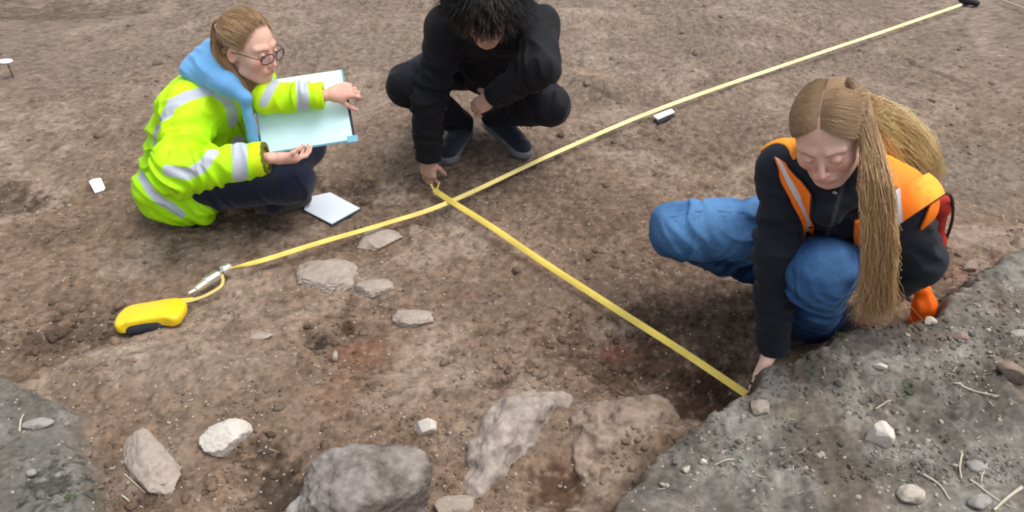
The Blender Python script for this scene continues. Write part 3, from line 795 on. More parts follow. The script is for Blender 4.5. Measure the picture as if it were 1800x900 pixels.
def strand_cols(n, base, tip=None, var=.22, seed=0):
    rg = np.random.default_rng(seed); b = np.asarray(base, float); t = b if tip is None else np.asarray(tip, float)
    w = rg.random((n, 1)); return np.clip((b+(t-b)*w)*(1+rg.normal(size=(n, 1))*var), .005, .9)
def lock(guides, n, radii, m=26, frizz=.006, width=.0011, seed=0, fr=14, tipspread=1.0):
    """strands running along a tube: guides (K,3) centre line, radii (K,2) half sizes across"""
    rg = np.random.default_rng(seed); G = spline(guides, m); R = spline(np.c_[radii, np.zeros(len(radii))], m)[:, :2]
    T = np.gradient(G, axis=0); T /= np.linalg.norm(T, axis=1, keepdims=True)
    A = np.cross(T, V(0, 1, 0)); A /= np.linalg.norm(A, axis=1, keepdims=True)+1e-9; B = np.cross(A, T)
    a = rg.uniform(0, 2*pi, n); r = np.sqrt(rg.random(n)); u = (r*np.cos(a))[:, None]; v = (r*np.sin(a))[:, None]
    C = G[None]+(u*R[:, 0])[..., None]*A[None]+(v*R[:, 1])[..., None]*B[None]
    ph = rg.uniform(0, 50, (n, 1, 1)); tt = np.linspace(0, 1, m)[None, :, None]
    cl = np.floor(a*4)[:, None, None]*7.0
    wob = np.concatenate([pnoise(np.concatenate([tt*3+cl+q*11+0*ph, ph*.05+0*tt, cl+0*tt], -1), 5)[..., None] for q in range(3)], -1)
    wob2 = np.concatenate([pnoise(np.concatenate([tt*fr*.5+ph+q*31, ph+0*tt, cl+0*tt], -1), 6)[..., None] for q in range(3)], -1)
    C = C+(wob*3*frizz+wob2*frizz)*(.15+.85*tt)
    endt = rg.uniform(.8, 1.0, n); out = np.empty_like(C)
    for i in range(n):
        s_ = np.linspace(0, endt[i], m)*(m-1); j = np.minimum(s_.astype(int), m-2); f = (s_-j)[:, None]; out[i] = C[i, j]*(1-f)+C[i, j+1]*f
    w = width*(1-.75*np.linspace(0, 1, m)**3)
    return out, w
# ------------------------------------------------------------------ person in the yellow jacket
def build_left():
    J = {}
    J['hip'] = V(-1.205, 2.62, .105); J['sh'] = V(-1.020, 2.56, .470)
    facing = nrm(V(.81, -.59, 0)); right = V(facing[1], -facing[0], 0)
    J['hipR'] = J['hip']+right*.085; J['hipL'] = J['hip']-right*.085
    J['shR'] = J['sh']+right*.135+V(.005, 0, -.005); J['shL'] = J['sh']-right*.155
    hc = W(439, 82, Y=2.50); J['neck'] = hc+V(-.070, .03, -.10)
    J['elR'] = W(312, 302, Y=2.27); J['wrR'] = W(478, 277, Y=2.31)
    J['elL'] = W(468, 172, Y=2.47); J['wrL'] = W(573, 168, Y=2.49)
    J['knR'] = W(515, 318, Y=2.43); J['anR'] = V(-.93, 2.62, .07)
    J['knL'] = V(-.80, 2.78, .16); J['anL'] = W(478, 350, Y=2.53)
    J['bend'] = V(-.035, .01, .0)
    fwd = nrm(V(.88, -.43, -.18)); M = frame(fwd, V(.239, -.047, .97)); hs = .93
    # body
    b = SDF(); add_torso(b, J, -.012)
    for sd in 'RL': arm(b, J, sd, (-.008,)*3); leg(b, J, sd, (-.01,)*3)
    foot(b, J['anR'], J['anR']+V(-.05, .14, -.03)); foot(b, J['anL'], J['anL']+V(.10, .06, -.03))
    b.cone(J['neck']+V(0, 0, -.03), hc+M@V(0, -.025, -.05), .052, .050, k=.02)
    # the board the hands hold
    A = W(462, 272, Y=2.39); Bq = W(622, 247, Y=2.45); Cq = W(590, 124, Y=2.60); Dq = A+(Cq-Bq)
    bn = nrm(np.cross(Bq-A, Cq-Bq));
    if bn[2] < 0: bn = -bn
    ex = nrm(Bq-A); ey = nrm(Cq-Bq)
    hand(b, J['wrR']+V(.012, 0, -.004), nrm(ex*.75-ey*.10-bn*.42), nrm(ey*.9+bn*.1), nrm(bn*.9+ey*.1), per=[(.35, .55, .4), (.5, .6, .4), (.6, .65, .4), (.65, .7, .4)], thumb=(.35, .25), sc=.75, spread=.10)
    eR = Bq*.36+Cq*.64
    hand(b, J['wrL']+V(.012, 0, .004), nrm(eR+bn*.05+ex*.02-J['wrL']), -bn, nrm(ey*.3-ex*.2+bn*.5)if False else ey*-1.0, per=[(.75, .85, .5), (.85, .95, .5), (.9, .95, .5), (.9, .9, .5)], thumb=(.5, .3), sc=.80, spread=.10)
    b.sub(head_sdf(hc, M, hs), hc, .15, 'u', .012)
    v, f = b.mesh(.0026)
    skin = V(.74, .46, .35); col = head_colour(v, hc, M, hs, skin, lid=.35, brow=(.34, .20, .12), cheek=.45, hair=(.46, .31, .20), hl=.008)
    hd = np.minimum(np.linalg.norm(v-J['wrR'], axis=1), np.linalg.norm(v-J['wrL'], axis=1)) < .25
    col[hd] *= V(1.0, .90, .92)
    P = mkmesh('person', v, f, M_SKIN, col)
    tag(P, 'person in bright yellow reflective jacket and glasses, sitting on the soil holding a board', 'person')
    # trousers
    t = SDF(); t.cone(J['hipL'], J['hipR'], .11, k=.05)
    t.cone(J['hip'], J['hip']+V(.04, -.01, .12), .12, k=.05)
    for sd in 'RL': leg(t, J, sd, (.012, .018, .022))
    t.disp = folds([(J['knR'], .12, V(1, -.2, .2), 34, 6, .006), (J['hipR']*.5+J['knR']*.5, .16, V(1, 0, .3), 24, 5, .006)], .003)
    v, f = t.mesh(.0045); cc = np.tile(V(.010, .013, .032), (len(v), 1))
    mkmesh('trousers', v, f, M_COTTON, cc, parent=P)
    # jacket
    j = SDF(); e = .022
    Mt = add_torso(j, J, e, chest=.12, k=.06)
    up = Mt[:, 2]; fw = Mt[:, 1]
    j.ell(J['hip']+V(-.015, -.01, -.005), (.150, .160, .125), k=.07)      # jacket bunched on the ground round the hips
    j.cone(J['hip']+V(.03, -.12, -.03), J['hip']+V(.10, -.16, -.035), .065, .045, k=.05)
    j.ball(J['sh']*.5+J['hip']*.5+V(-.035, .02, -.02), .135, k=.08)
    a, bb, c = J['shR'], J['elR'], J['wrR']; cR = c-nrm(c-bb)*.015
    j.cone(a+V(.020, 0, -.02), bb, .068, .078, k=.05); j.cone(bb, cR+nrm(c-bb)*.03, .076, .050, k=.035)
    a2, b2, c2 = J['shL'], J['elL'], J['wrL']; cL = c2-nrm(c2-b2)*.01
    j.cone(a2, b2, .074, .050, k=.05); j.cone(b2, cL+nrm(c2-b2)*.03, .049, .041, k=.03)
    j.cone(J['neck']+V(-.03, .02, -.10), J['neck']+V(-.025, .02, -.075), .075, .062, k=.03)
    for w_, e_, r_ in ((cR, bb, .036), (cL, b2, .031)):
        dd = nrm(w_-e_); j.cone(w_-dd*.012, w_+dd*.08, r_, r_, k=.003, op='s')
    # cuff planes act only near the wrists
    for w_, e_ in ((cR, bb), (cL, b2)):
        dd = nrm(w_-e_); M3 = frame(dd, V(0, 0, 1)); j.box(w_+dd*.06, (.09, .06, .09), M3, .004, .004, 's')
    # open front down the chest and thighs kept clear
    jf = SDF(); jf.p = list(j.p)
    j.cone(J['hipR']+fw*.20+V(.10, .0, .03), J['knR']+V(.08, 0, .05), .078, .085, k=.02, op='s')
    j.cone(J['neck']+fw*.06+V(0, 0, .03), J['neck']+fw*.09+V(0, 0, -.05), .045, .030, k=.02, op='s')
    j.plane(V(0, 0, .004), V(0, 0, -1), k=.01)
    mR = (a+bb)/2; mF = (bb+cR)/2
    j.disp = folds([(bb, .10, nrm(cR-bb)+nrm(bb-a)*-.6, 26, 6, .019), (mR, .11, nrm(bb-a)+V(.3, 0, 0), 19, 5, .016), (mF, .10, nrm(cR-bb), 24, 6, .014),
                    (a, .12, V(.8, -.3, .5), 18, 5, .010), (J['hip']+V(-.05, -.1, .05), .20, V(.5, .2, .9), 17, 4, .015), (J['hip']+V(.06, -.15, -.02), .13, V(.6, 0, .6), 20, 5, .014),
                    (J['sh']*.5+J['hip']*.5+V(-.1, -.1, 0), .17, V(-.4, .2, .9), 16, 4, .016), ((b2+c2)/2, .09, nrm(c2-b2), 28, 6, .012), (J['sh']+V(-.1, 0, 0), .14, V(.9, 0, .3), 14, 4, .008)], .005, 11)
    v, f = j.mesh(.0037)
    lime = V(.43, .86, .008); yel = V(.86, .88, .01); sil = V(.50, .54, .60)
    col = np.tile(lime, (len(v), 1)); n = pnoise(v*7, 9)
    def param(a, b_):
        d = b_-a; L2 = d@d; t_ = ((v-a)@d)/L2; r = np.linalg.norm((v-a)-t_[:, None]*d, axis=1); return t_, r
    tf, r2 = param(bb, cR); onF = (r2 < .095) & (tf > -.1)
    sb = np.zeros(len(v), bool)
    for pts, w in (([(302,184),(331,167),(371,158),(396,170),(408,194),(409,216)], .0185), ([(300,190),(287,213),(275,250)], .0175), ([(296,300),(331,306),(358,292),(374,270)], .0190),
                   ([(420,250),(422,280),(422,312)], .0235), ([(246,306),(262,329),(282,352),(318,374)], .0185), ([(530,140),(532,165),(533,192)], .0200), ([(494,137),(474,158),(463,182)], .0140)):
        sb |= stripe(jf, v, pts, w)
    tb = nrm(b2-a2)
    col = col+(yel-col)*np.clip(((v[:, 2]-.40)*5+n*.8), 0, 1)[:, None]*.35  # light on the shoulders put into the colour, yellower with height
    for pts in ([(411,218),(402,250),(385,272)], [(413,205),(426,232),(434,262)], [(300,262),(292,290),(296,320)], [(262,200),(262,235)], [(300,330),(330,352),(352,372)]):
        col[stripe(jf, v, pts, .0032)] = lime*.45
    cuff = onF & (tf > .86); col[cuff] = col[cuff]*.5+yel*.5
    col[sb] = sil
    col[(np.abs(tf-1.0) < .03) & onF] = V(.12, .13, .02)
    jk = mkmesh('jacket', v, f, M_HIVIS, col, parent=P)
    # blue hood and hoodie front
    h = SDF(); nk = J['neck']
    back = -fw
    h.cone(W(367, 86, Y=2.58), W(342, 122, Y=2.54), .014, .036, k=.05); h.cone(W(371, 90, Y=2.57), W(396, 142, Y=2.45), .018, .032, k=.05)
    h.cone(W(342, 124, Y=2.54), W(402, 150, Y=2.43), .034, .030, k=.05); h.cone(W(370, 95, Y=2.60), nk+V(-.03, .06, -.02), .03, .050, k=.05); h.ball(W(372, 122, Y=2.52), .042, k=.05)
    h.cone(W(402, 150, Y=2.43), W(432, 172, Y=2.41), .024, .016, k=.03); h.cone(W(430, 172, Y=2.42), W(449, 262, Y=2.41), .016, .020, k=.03)
    h.ell(nk+V(.015, -.01, .06), (.055, .06, .085), M, k=.02, op='s')
    h.disp = folds([(nk+back*.09, .12, V(.6, .4, .3), 16, 5, .008), (nk+fw*.1+V(0, 0, -.2), .14, right, 24, 5, .004)], .002)
    v, f = h.mesh(.004); mkmesh('hoodie', v, f, M_COTTON, np.tile(V(.155, .40, .72), (len(v), 1)), parent=P)
    # boots showing under the knee
    for an, dd in ((J['anL'], V(.8, .5, 0)), (J['anR'], V(-.1, 1, 0))):
        s = SDF(); dd = nrm(dd); s.cone(an-dd*.03, an+dd*.03+V(0, 0, -.01), .046, .042, k=.02); s.cone(an+dd*.03+V(0, 0, -.015), an+dd*.115+V(0, 0, -.03), .040, .034, k=.02)
        v, f = s.mesh(.005); mkmesh('boot', v, f, M_SHOE, np.tile(V(.05, .045, .04), (len(v), 1)), parent=P)
    # hair
    parts = []
    loc = lambda x, y, z: hc+hs*(M@V(x, y, z))
    base = V(.42, .26, .145)
    rg = np.random.default_rng(4); N = 2200; m = 16
    # swept back from the hairline to a knot at the back
    th = rg.uniform(-1.55, 1.55, N); cur = np.empty((N, m, 3)); s_ = np.linspace(0, 1, m)
    for i in range(N):
        x0, z0 = np.sin(th[i]), np.cos(th[i]); lift = rg.uniform(.004, .012)
        # great circle from hairline point to knot
        p0 = nrm(V(x0*.98, .86-.28*abs(x0)**2, -.17+.98*z0+rg.uniform(-.04, .04))); p1 = nrm(V(rg.normal()*.10, -1, .12+rg.normal()*.08)); p0 = nrm(p0+V(*rg.normal(size=3))*.02); om = math.acos(np.clip(p0@p1, -1, 1))
        st = rg.uniform(0, 1)**1.8*.5
        q = (np.sin((1-(st+s_*(1-st)))*om)[:, None]*p0+np.sin((st+s_*(1-st))*om)[:, None]*p1)/sin(om)
        q = q*(V(.0745, .094, .084)+lift+.0015*np.sin(s_*9+i)[:, None]); q = q+V(*rg.normal(size=3))*.0012+.004*np.sin(s_*5+th[i]*7)[:, None]*V(0, 0, .4); cur[i] = hc+hs*((q+V(0, -.016, .031))@M.T)
    q, fq, c_ = tubes(cur, .0008*np.minimum(1, .15+s_*6), 3, strand_cols(N, base*.8, V(.70, .48, .27), .12, 1)); parts.append((q, fq, c_))
    for g, n, rd, sd in (([loc(0, -.105, .045), loc(-.005, -.130, .030), loc(.01, -.130, -.01), loc(.03, -.11, -.05), loc(.060, -.06, -.09), loc(.066, .000, -.125), loc(.052, .028, -.155)], 900, [(.014, .014), (.026, .026), (.024, .022), (.022, .02), (.022, .018), (.02, .016), (.012, .01)], 1),
                         ([loc(.05, -.03, .02), loc(.075, -.045, -.03), loc(.070, -.02, -.08), loc(.058, .02, -.125), loc(.045, .04, -.16)], 350, [(.012, .012), (.014, .012), (.014, .012), (.014, .012), (.008, .008)], 2)):
        C_, w_ = lock(g, n, rd, 22, .003, .0008, sd); q, fq, c_ = tubes(C_, w_, 3, strand_cols(n, V(.30, .15, .07), V(.50, .30, .15), .12, sd)); parts.append((q, fq, c_))
    q, fq, c_ = join(parts); mkmesh('hair', q, fq, M_HAIR, c_, parent=P)
    # glasses
    gl = []
    a_ = np.linspace(0, 2*pi, 25)
    for x in (-1, 1):
        ca_, sa_ = np.cos(a_), np.sin(a_); c3 = np.stack([x*.0325+.0262*np.sign(ca_)*np.abs(ca_)**.75, .1085-3.2*(x*.0325+.0262*ca_)**2+0*a_, .000+.0175*np.sign(sa_)*np.abs(sa_)**.8], 1); gl.append(c3)
    fr = [(c3, .0022) for c3 in gl]+[(spline([(-.009, .1085, .004), (0, .1125, .007), (.009, .1085, .004)], 8), .0016)]
    for x in (-1, 1): fr.append((spline([(x*.0585, .0975, .004), (x*.071, .08, .006), (x*.077, .03, .004), (x*.078, -.012, -.002)], 14), .0016))
    pr = []
    for c3, r in fr:
        q, fq, _ = tubes(c3[None], r, 6); pr.append((hc+hs*(q@M.T), fq, V(.035, .012, .022)))
    q, fq, c_ = join(pr); g = mkmesh('glasses', q, fq, mat('spectacle_frame', rough=.3, attr=True, spec=.5), c_, parent=P)
    ml = bpy.data.materials.new('lens_glass'); ml.use_nodes = True; bb_ = ml.node_tree.nodes['Principled BSDF']
    bb_.inputs['Base Color'].default_value = (.8, .75, .85, 1); bb_.inputs['Roughness'].default_value = .05; bb_.inputs['Alpha'].default_value = .10
    for c3 in gl:
        cen = c3[:-1].mean(0); vv = np.vstack([cen+V(0, .0012, 0), c3[:-1], cen-V(0, .0012, 0)]); n = 24
        ff = [(0, 1+i, 1+(i+1) % n) for i in range(n)]+[(n+1, 1+(i+1) % n, 1+i) for i in range(n)]
        mkmesh('lens', hc+hs*(vv@M.T), ff, ml, parent=g)
    # ---- drawing board with its sheet
    T_ = .008
    def slab(name, p0, ux, uy, nx, ny, n0, th, m, parent=None, rd=.0):
        q = [p0, p0+ux*nx, p0+ux*nx+uy*ny, p0+uy*ny]; vv = [p+bn*n0 for p in q]+[p+bn*(n0+th) for p in q]
        return mkmesh(name, vv, [(3, 2, 1, 0), (4, 5, 6, 7), (0, 1, 5, 4), (1, 2, 6, 5), (2, 3, 7, 6), (3, 0, 4, 7)], m, smooth=False, parent=parent)
    w = np.linalg.norm(Bq-A); hgt = np.linalg.norm(Cq-Bq)
    ey2 = nrm((Cq-Bq)-((Cq-Bq)@ex)*ex)
    bd = slab('drawing_board', A, ex, ey2, w+.004, hgt, -.010, .009, mat('blue_board', (.16, .42, .50), .45, var=.05))
    tag(bd, 'pale blue drawing board with a white sheet, held on the knees of the seated person', 'drawing board')
    sh = slab('paper', A+ex*.003+ey2*.005, ex, ey2, w-.005, hgt-.007, -.0005, .0012, mat('tinted_film', (.68, .94, .95), .35, spec=.4, bump=.15, bscale=8, bdist=.01)); under(sh, bd)
    fl_ = slab('loose_sheet', A+ex*(w*.30)+ey2*(hgt*.70), ex, ey2, w*.70-.008, hgt*.30-.002, .0012, .0012, mat('white_paper', (.86, .90, .90), .5, bump=.1, bscale=10, bdist=.01)); under(fl_, bd)
    sp = slab('edge_strip', A+ex*(w-.001)+ey2*.02, ex, ey2, .008, hgt*.62, -.0005, .003, mat('dark_edge', (.03, .03, .035), .5)); under(sp, bd)
    tb = slab('corner_tab', A+ex*(w-.022)-ey2*.004, ex, ey2, .036, .022, -.011, .012, mat('blue_tab', (.20, .50, .62), .5)); under(tb, bd)
    # pencil-free sheet lying on the soil in front
    pts = [W(537, 345, z=.012), W(580, 334, z=.016), W(634, 362, z=.018), W(583, 391, z=.016), W(533, 367, z=.012)]
    gz = [max(float(H(p[0], p[1])) for p in pts)]*5
    top = [V(p[0], p[1], gz[0]+.010) for p in pts]; bot = [p-V(0, 0, .005) for p in top]
    pd = mkmesh('clipboard', bot+top, [(4, 3, 2, 1, 0), (5, 6, 7, 8, 9)]+[(i, (i+1) % 5, 5+(i+1) % 5, 5+i) for i in range(5)], mat('dark_card', (.05, .08, .09), .6), smooth=False)
    tag(pd, 'white pointed sheet on a dark card lying on the soil by the tape', 'clipboard')
    cen = sum(top)/5; ins = [cen+(p-cen)*.965+V(0, 0, .001) for p in top]; ins2 = [p+V(0, 0, .0025) for p in ins]
    sheet = mkmesh('paper', ins+ins2, [(4, 3, 2, 1, 0), (5, 6, 7, 8, 9)]+[(i, (i+1) % 5, 5+(i+1) % 5, 5+i) for i in range(5)], mat('white_sheet', (.82, .87, .93), .5), smooth=False); sheet.parent = pd
build_left()
# ------------------------------------------------------------------ person in black
def build_mid():
    J = {}
    J['hip'] = V(-.12, 3.22, .36); J['sh'] = V(-.075, 2.88, .635)
    J['hipR'] = V(-.215, 3.20, .34); J['hipL'] = V(-.025, 3.20, .34)
    J['shR'] = V(-.235, 2.86, .60); J['shL'] = V(.095, 2.87, .60)
    J['neck'] = V(-.082, 2.80, .675); hc = W(856, 22, Y=2.70)
    J['knR'] = W(716, 150, Y=2.86); J['anR'] = V(-.215, 3.10, .09)
    J['knL'] = W(966, 186, Y=2.86); J['anL'] = V(-.085, 3.16, .11)
    J['elR'] = V(-.315, 2.80, .34); J['wrR'] = W(752, 280, Y=2.77)
    J['elL'] = W(950, 118, Y=2.66); J['wrL'] = W(868, 170, Y=2.78)
    fwd = nrm(V(-.06, -.78, -.62)); M = frame(fwd, V(0, -.5, 1)); hs = .97
    b = SDF(); add_torso(b, J, -.01)
    for sd in 'RL': arm(b, J, sd, (-.008,)*3); leg(b, J, sd, (-.012,)*3)
    toeR = V(-.262, 2.885, .03); toeL = V(.045, 2.935, .03)
    foot(b, J['anR'], toeR, .026); foot(b, J['anL'], toeL, .026)
    b.cone(J['neck'], hc+M@V(0, -.03, -.05), .054, .052, k=.02)
    gz = float(H(-.34, 2.74))
    tipsR = hand(b, J['wrR']+V(0, 0, .01), nrm(V(-.01, -.16, -.98)), nrm(V(.35, .94, 0)), nrm(V(.94, -.3, 0)), per=[(.55, .6, .3), (.25, .35, .3), (.22, .3, .3), (.25, .35, .3)], thumb=(.55, .3), sc=.88, spread=.03, splay=.30)
    hand(b, J['wrL'], nrm(V(-.62, .25, -.50)), nrm(V(.2, .75, -.6)), nrm(V(-.2, -.5, .8)), curl=(.4, .5, .4), thumb=(.4, .3), sc=.92)
    b.sub(head_sdf(hc, M, hs), hc, .15, 'u', .012)
    v, f = b.mesh(.0034)
    col = head_colour(v, hc, M, hs, V(.62, .36, .28), lid=.95, brow=(.03, .02, .015), cheek=.4)
    P = mkmesh('person', v, f, M_SKIN, col)
    tag(P, 'dark haired person all in black crouching with bowed head, holding the tape down', 'person')
    ink = V(.0065, .0065, .0095)
    t = SDF(); t.cone(J['hipL'], J['hipR'], .125, k=.05)
    for sd in 'RL':
        leg(t, J, sd, (.016, .020, .022)); a = J['an'+sd]; dd = nrm(a-J['kn'+sd]); t.box(a+dd*.07, (.12, .055, .12), frame(dd, V(0, -1, .2)), .004, .004, 's')
    t.disp = folds([(J['knR'], .11, J['anR']-J['knR'], 26, 6, .010), (J['knL'], .11, J['anL']-J['knL'], 26, 6, .010), ((J['knL']+J['anL'])/2, .12, V(.6, .5, -.3), 26, 6, .009),
                    ((J['knR']+J['anR'])/2, .12, V(-.6, .5, -.3), 24, 6, .009), ((J['knL']+J['hipL'])/2, .12, J['knL']-J['hipL'], 22, 5, .008)], .003)
    v, f = t.mesh(.0045); mkmesh('trousers', v, f, M_BLACK, np.tile(V(.0075, .0075, .012), (len(v), 1)), parent=P)
    j = SDF(); Mt = add_torso(j, J, .020, chest=.11); up, fw = Mt[:, 2], Mt[:, 1]
    arm(j, J, 'R', (.022, .020, .022)); arm(j, J, 'L', (.024, .022, .020))
    j.cone(J['neck']+V(0, .05, .01), J['neck']+V(0, .0, .0), .075, .072, k=.04)
    j.chain([J['neck']+V(-.085, .02, -.015), J['neck']+V(-.06, .10, .045), J['neck']+V(.06, .10, .045), J['neck']+V(.085, .02, -.015)], [.035, .045, .045, .035], k=.03)  # hood on the back
    j.cone(J['sh']*.45+J['hip']*.55+fw*.07, J['sh']*.2+J['hip']*.8+fw*.10, .12, .10, k=.05)
    for w_, e_, r_ in ((J['wrR'], J['elR'], .034), (J['wrL'], J['elL'], .033)):
        dd = nrm(w_-e_); j.cone(w_-dd*.025, w_+dd*.08, r_, r_, k=.003, op='s'); j.box(w_+dd*.055, (.09, .055, .09), frame(dd, V(.1, .2, 1) if abs(dd[2]) < .9 else V(1, 0, 0)), .004, .004, 's')
    j.disp = folds([(J['elR'], .13, V(.1, 0, 1), 22, 6, .017), ((J['elR']+J['wrR'])/2, .10, V(.2, 0, 1), 24, 6, .014), ((J['elR']+J['shR'])/2, .11, V(.4, 0, 1), 18, 6, .014),
                    (J['elL'], .13, V(-.6, .5, -.5), 24, 6, .018), ((J['elL']+J['wrL'])/2, .10, J['wrL']-J['elL'], 24, 6, .010), (J['sh']+V(.1, 0, -.05), .15, V(1, 0, .6), 16, 5, .012),
                    (J['sh']+V(-.12, 0, -.05), .13, V(1, 0, -.6), 16, 5, .010)], .004, 11)
    v, f = j.mesh(.0045); cc = np.tile(ink, (len(v), 1)); mkmesh('jacket', v, f, M_BLACK, cc, parent=P)
    shoe('shoe', J['anR']+V(0, 0, -.005), toeR+V(-.012, -.015, 0), V(-.195, 3.16, .026), V(.0, .1, 1), M_SHOE, M_SOLE, (.018, .022, .034), (.16, .17, .18), P)
    shoe('shoe', J['anL']+V(0, 0, -.01), toeL+V(.02, -.01, -.004), V(-.105, 3.20, .045), V(.0, .15, 1), M_SHOE, M_SOLE, (.016, .019, .034), (.16, .17, .18), P)
    # hair: mop of loose curls
    parts = []; rg = np.random.default_rng(14); N = 5200; m = 16; s_ = np.linspace(0, 1, m); cur = np.empty((N, m, 3))
    for i in range(N):
        d = nrm(V(rg.normal(), rg.normal()*.9-.15, abs(rg.normal())*.9+.05))
        if d[1] > .35 and d[2] < .25: d = nrm(V(d[0], .3, .6))
        p = d*V(.073, .092, .082)+V(0, -.016, .031); out = d
        crown = nrm(V(0, -.35, 1)); g = nrm(d-crown*(d@crown)+V(0, .02, 0)); Ln = rg.uniform(.05, .10)*(.62 if d[1] > .25 else 1)
        q = p+out*(.003+.014*np.sin(s_*2.4)[:, None]*rg.uniform(.3, 1.0))+g*(s_*Ln)[:, None]+V(0, .02, -.035)*(s_**2)[:, None]*1.0
        e1 = nrm(np.cross(g, out)); ph = rg.normal()*.35+np.floor(d[0]*9)*2.1+np.floor(d[1]*7)*1.3; am = rg.uniform(.003, .008)
        q = q+e1*(np.sin(s_*8+ph)*am*s_)[:, None]+out*(np.cos(s_*9+ph)*am*s_)[:, None]
        # keep outside the skull
        r = (q-V(0, -.016, .031))/V(.077, .097, .087); n_ = np.linalg.norm(r, axis=1, keepdims=True); q = np.where(n_ < 1.02, r/n_*1.02*V(.077, .097, .087)+V(0, -.016, .031), q)
        cur[i] = hc+q@M.T
    cols = strand_cols(N, V(.004, .0035, .004), V(.011, .007, .005), .3, 3)
    tipc = (cur[:, -1]-hc)@M; gold = (tipc[:, 1] > .092) & (np.sin(np.floor(tipc[:, 0]*90)*2.7) > .35); cols[gold] = V(.07, .038, .02)*rg.uniform(.5, 1.2, (gold.sum(), 1))
    q, fq, c_ = tubes(cur, .00095*(1-.5*s_**2), 3, cols); parts.append((q, fq, c_))
    L = SDF(); L.ell((0, -.018, .034), (.078, .097, .088)); L.box((0, .09, -.06), (.2, .055, .10), rd=.02, k=.02, op='s'); L.plane((0, 0, -.05), (0, 0, -1), k=.02)
    o = SDF(); o.add(lambda Pq: L.ev((Pq-hc)@M), hc, .14); v, f = o.mesh(.004)
    f3 = np.vstack([f]); parts.append((v, f3, V(.010, .007, .007)))
    q, fq, c_ = join(parts); mkmesh('hair', q, fq, M_HAIR, c_, parent=P)
build_mid()
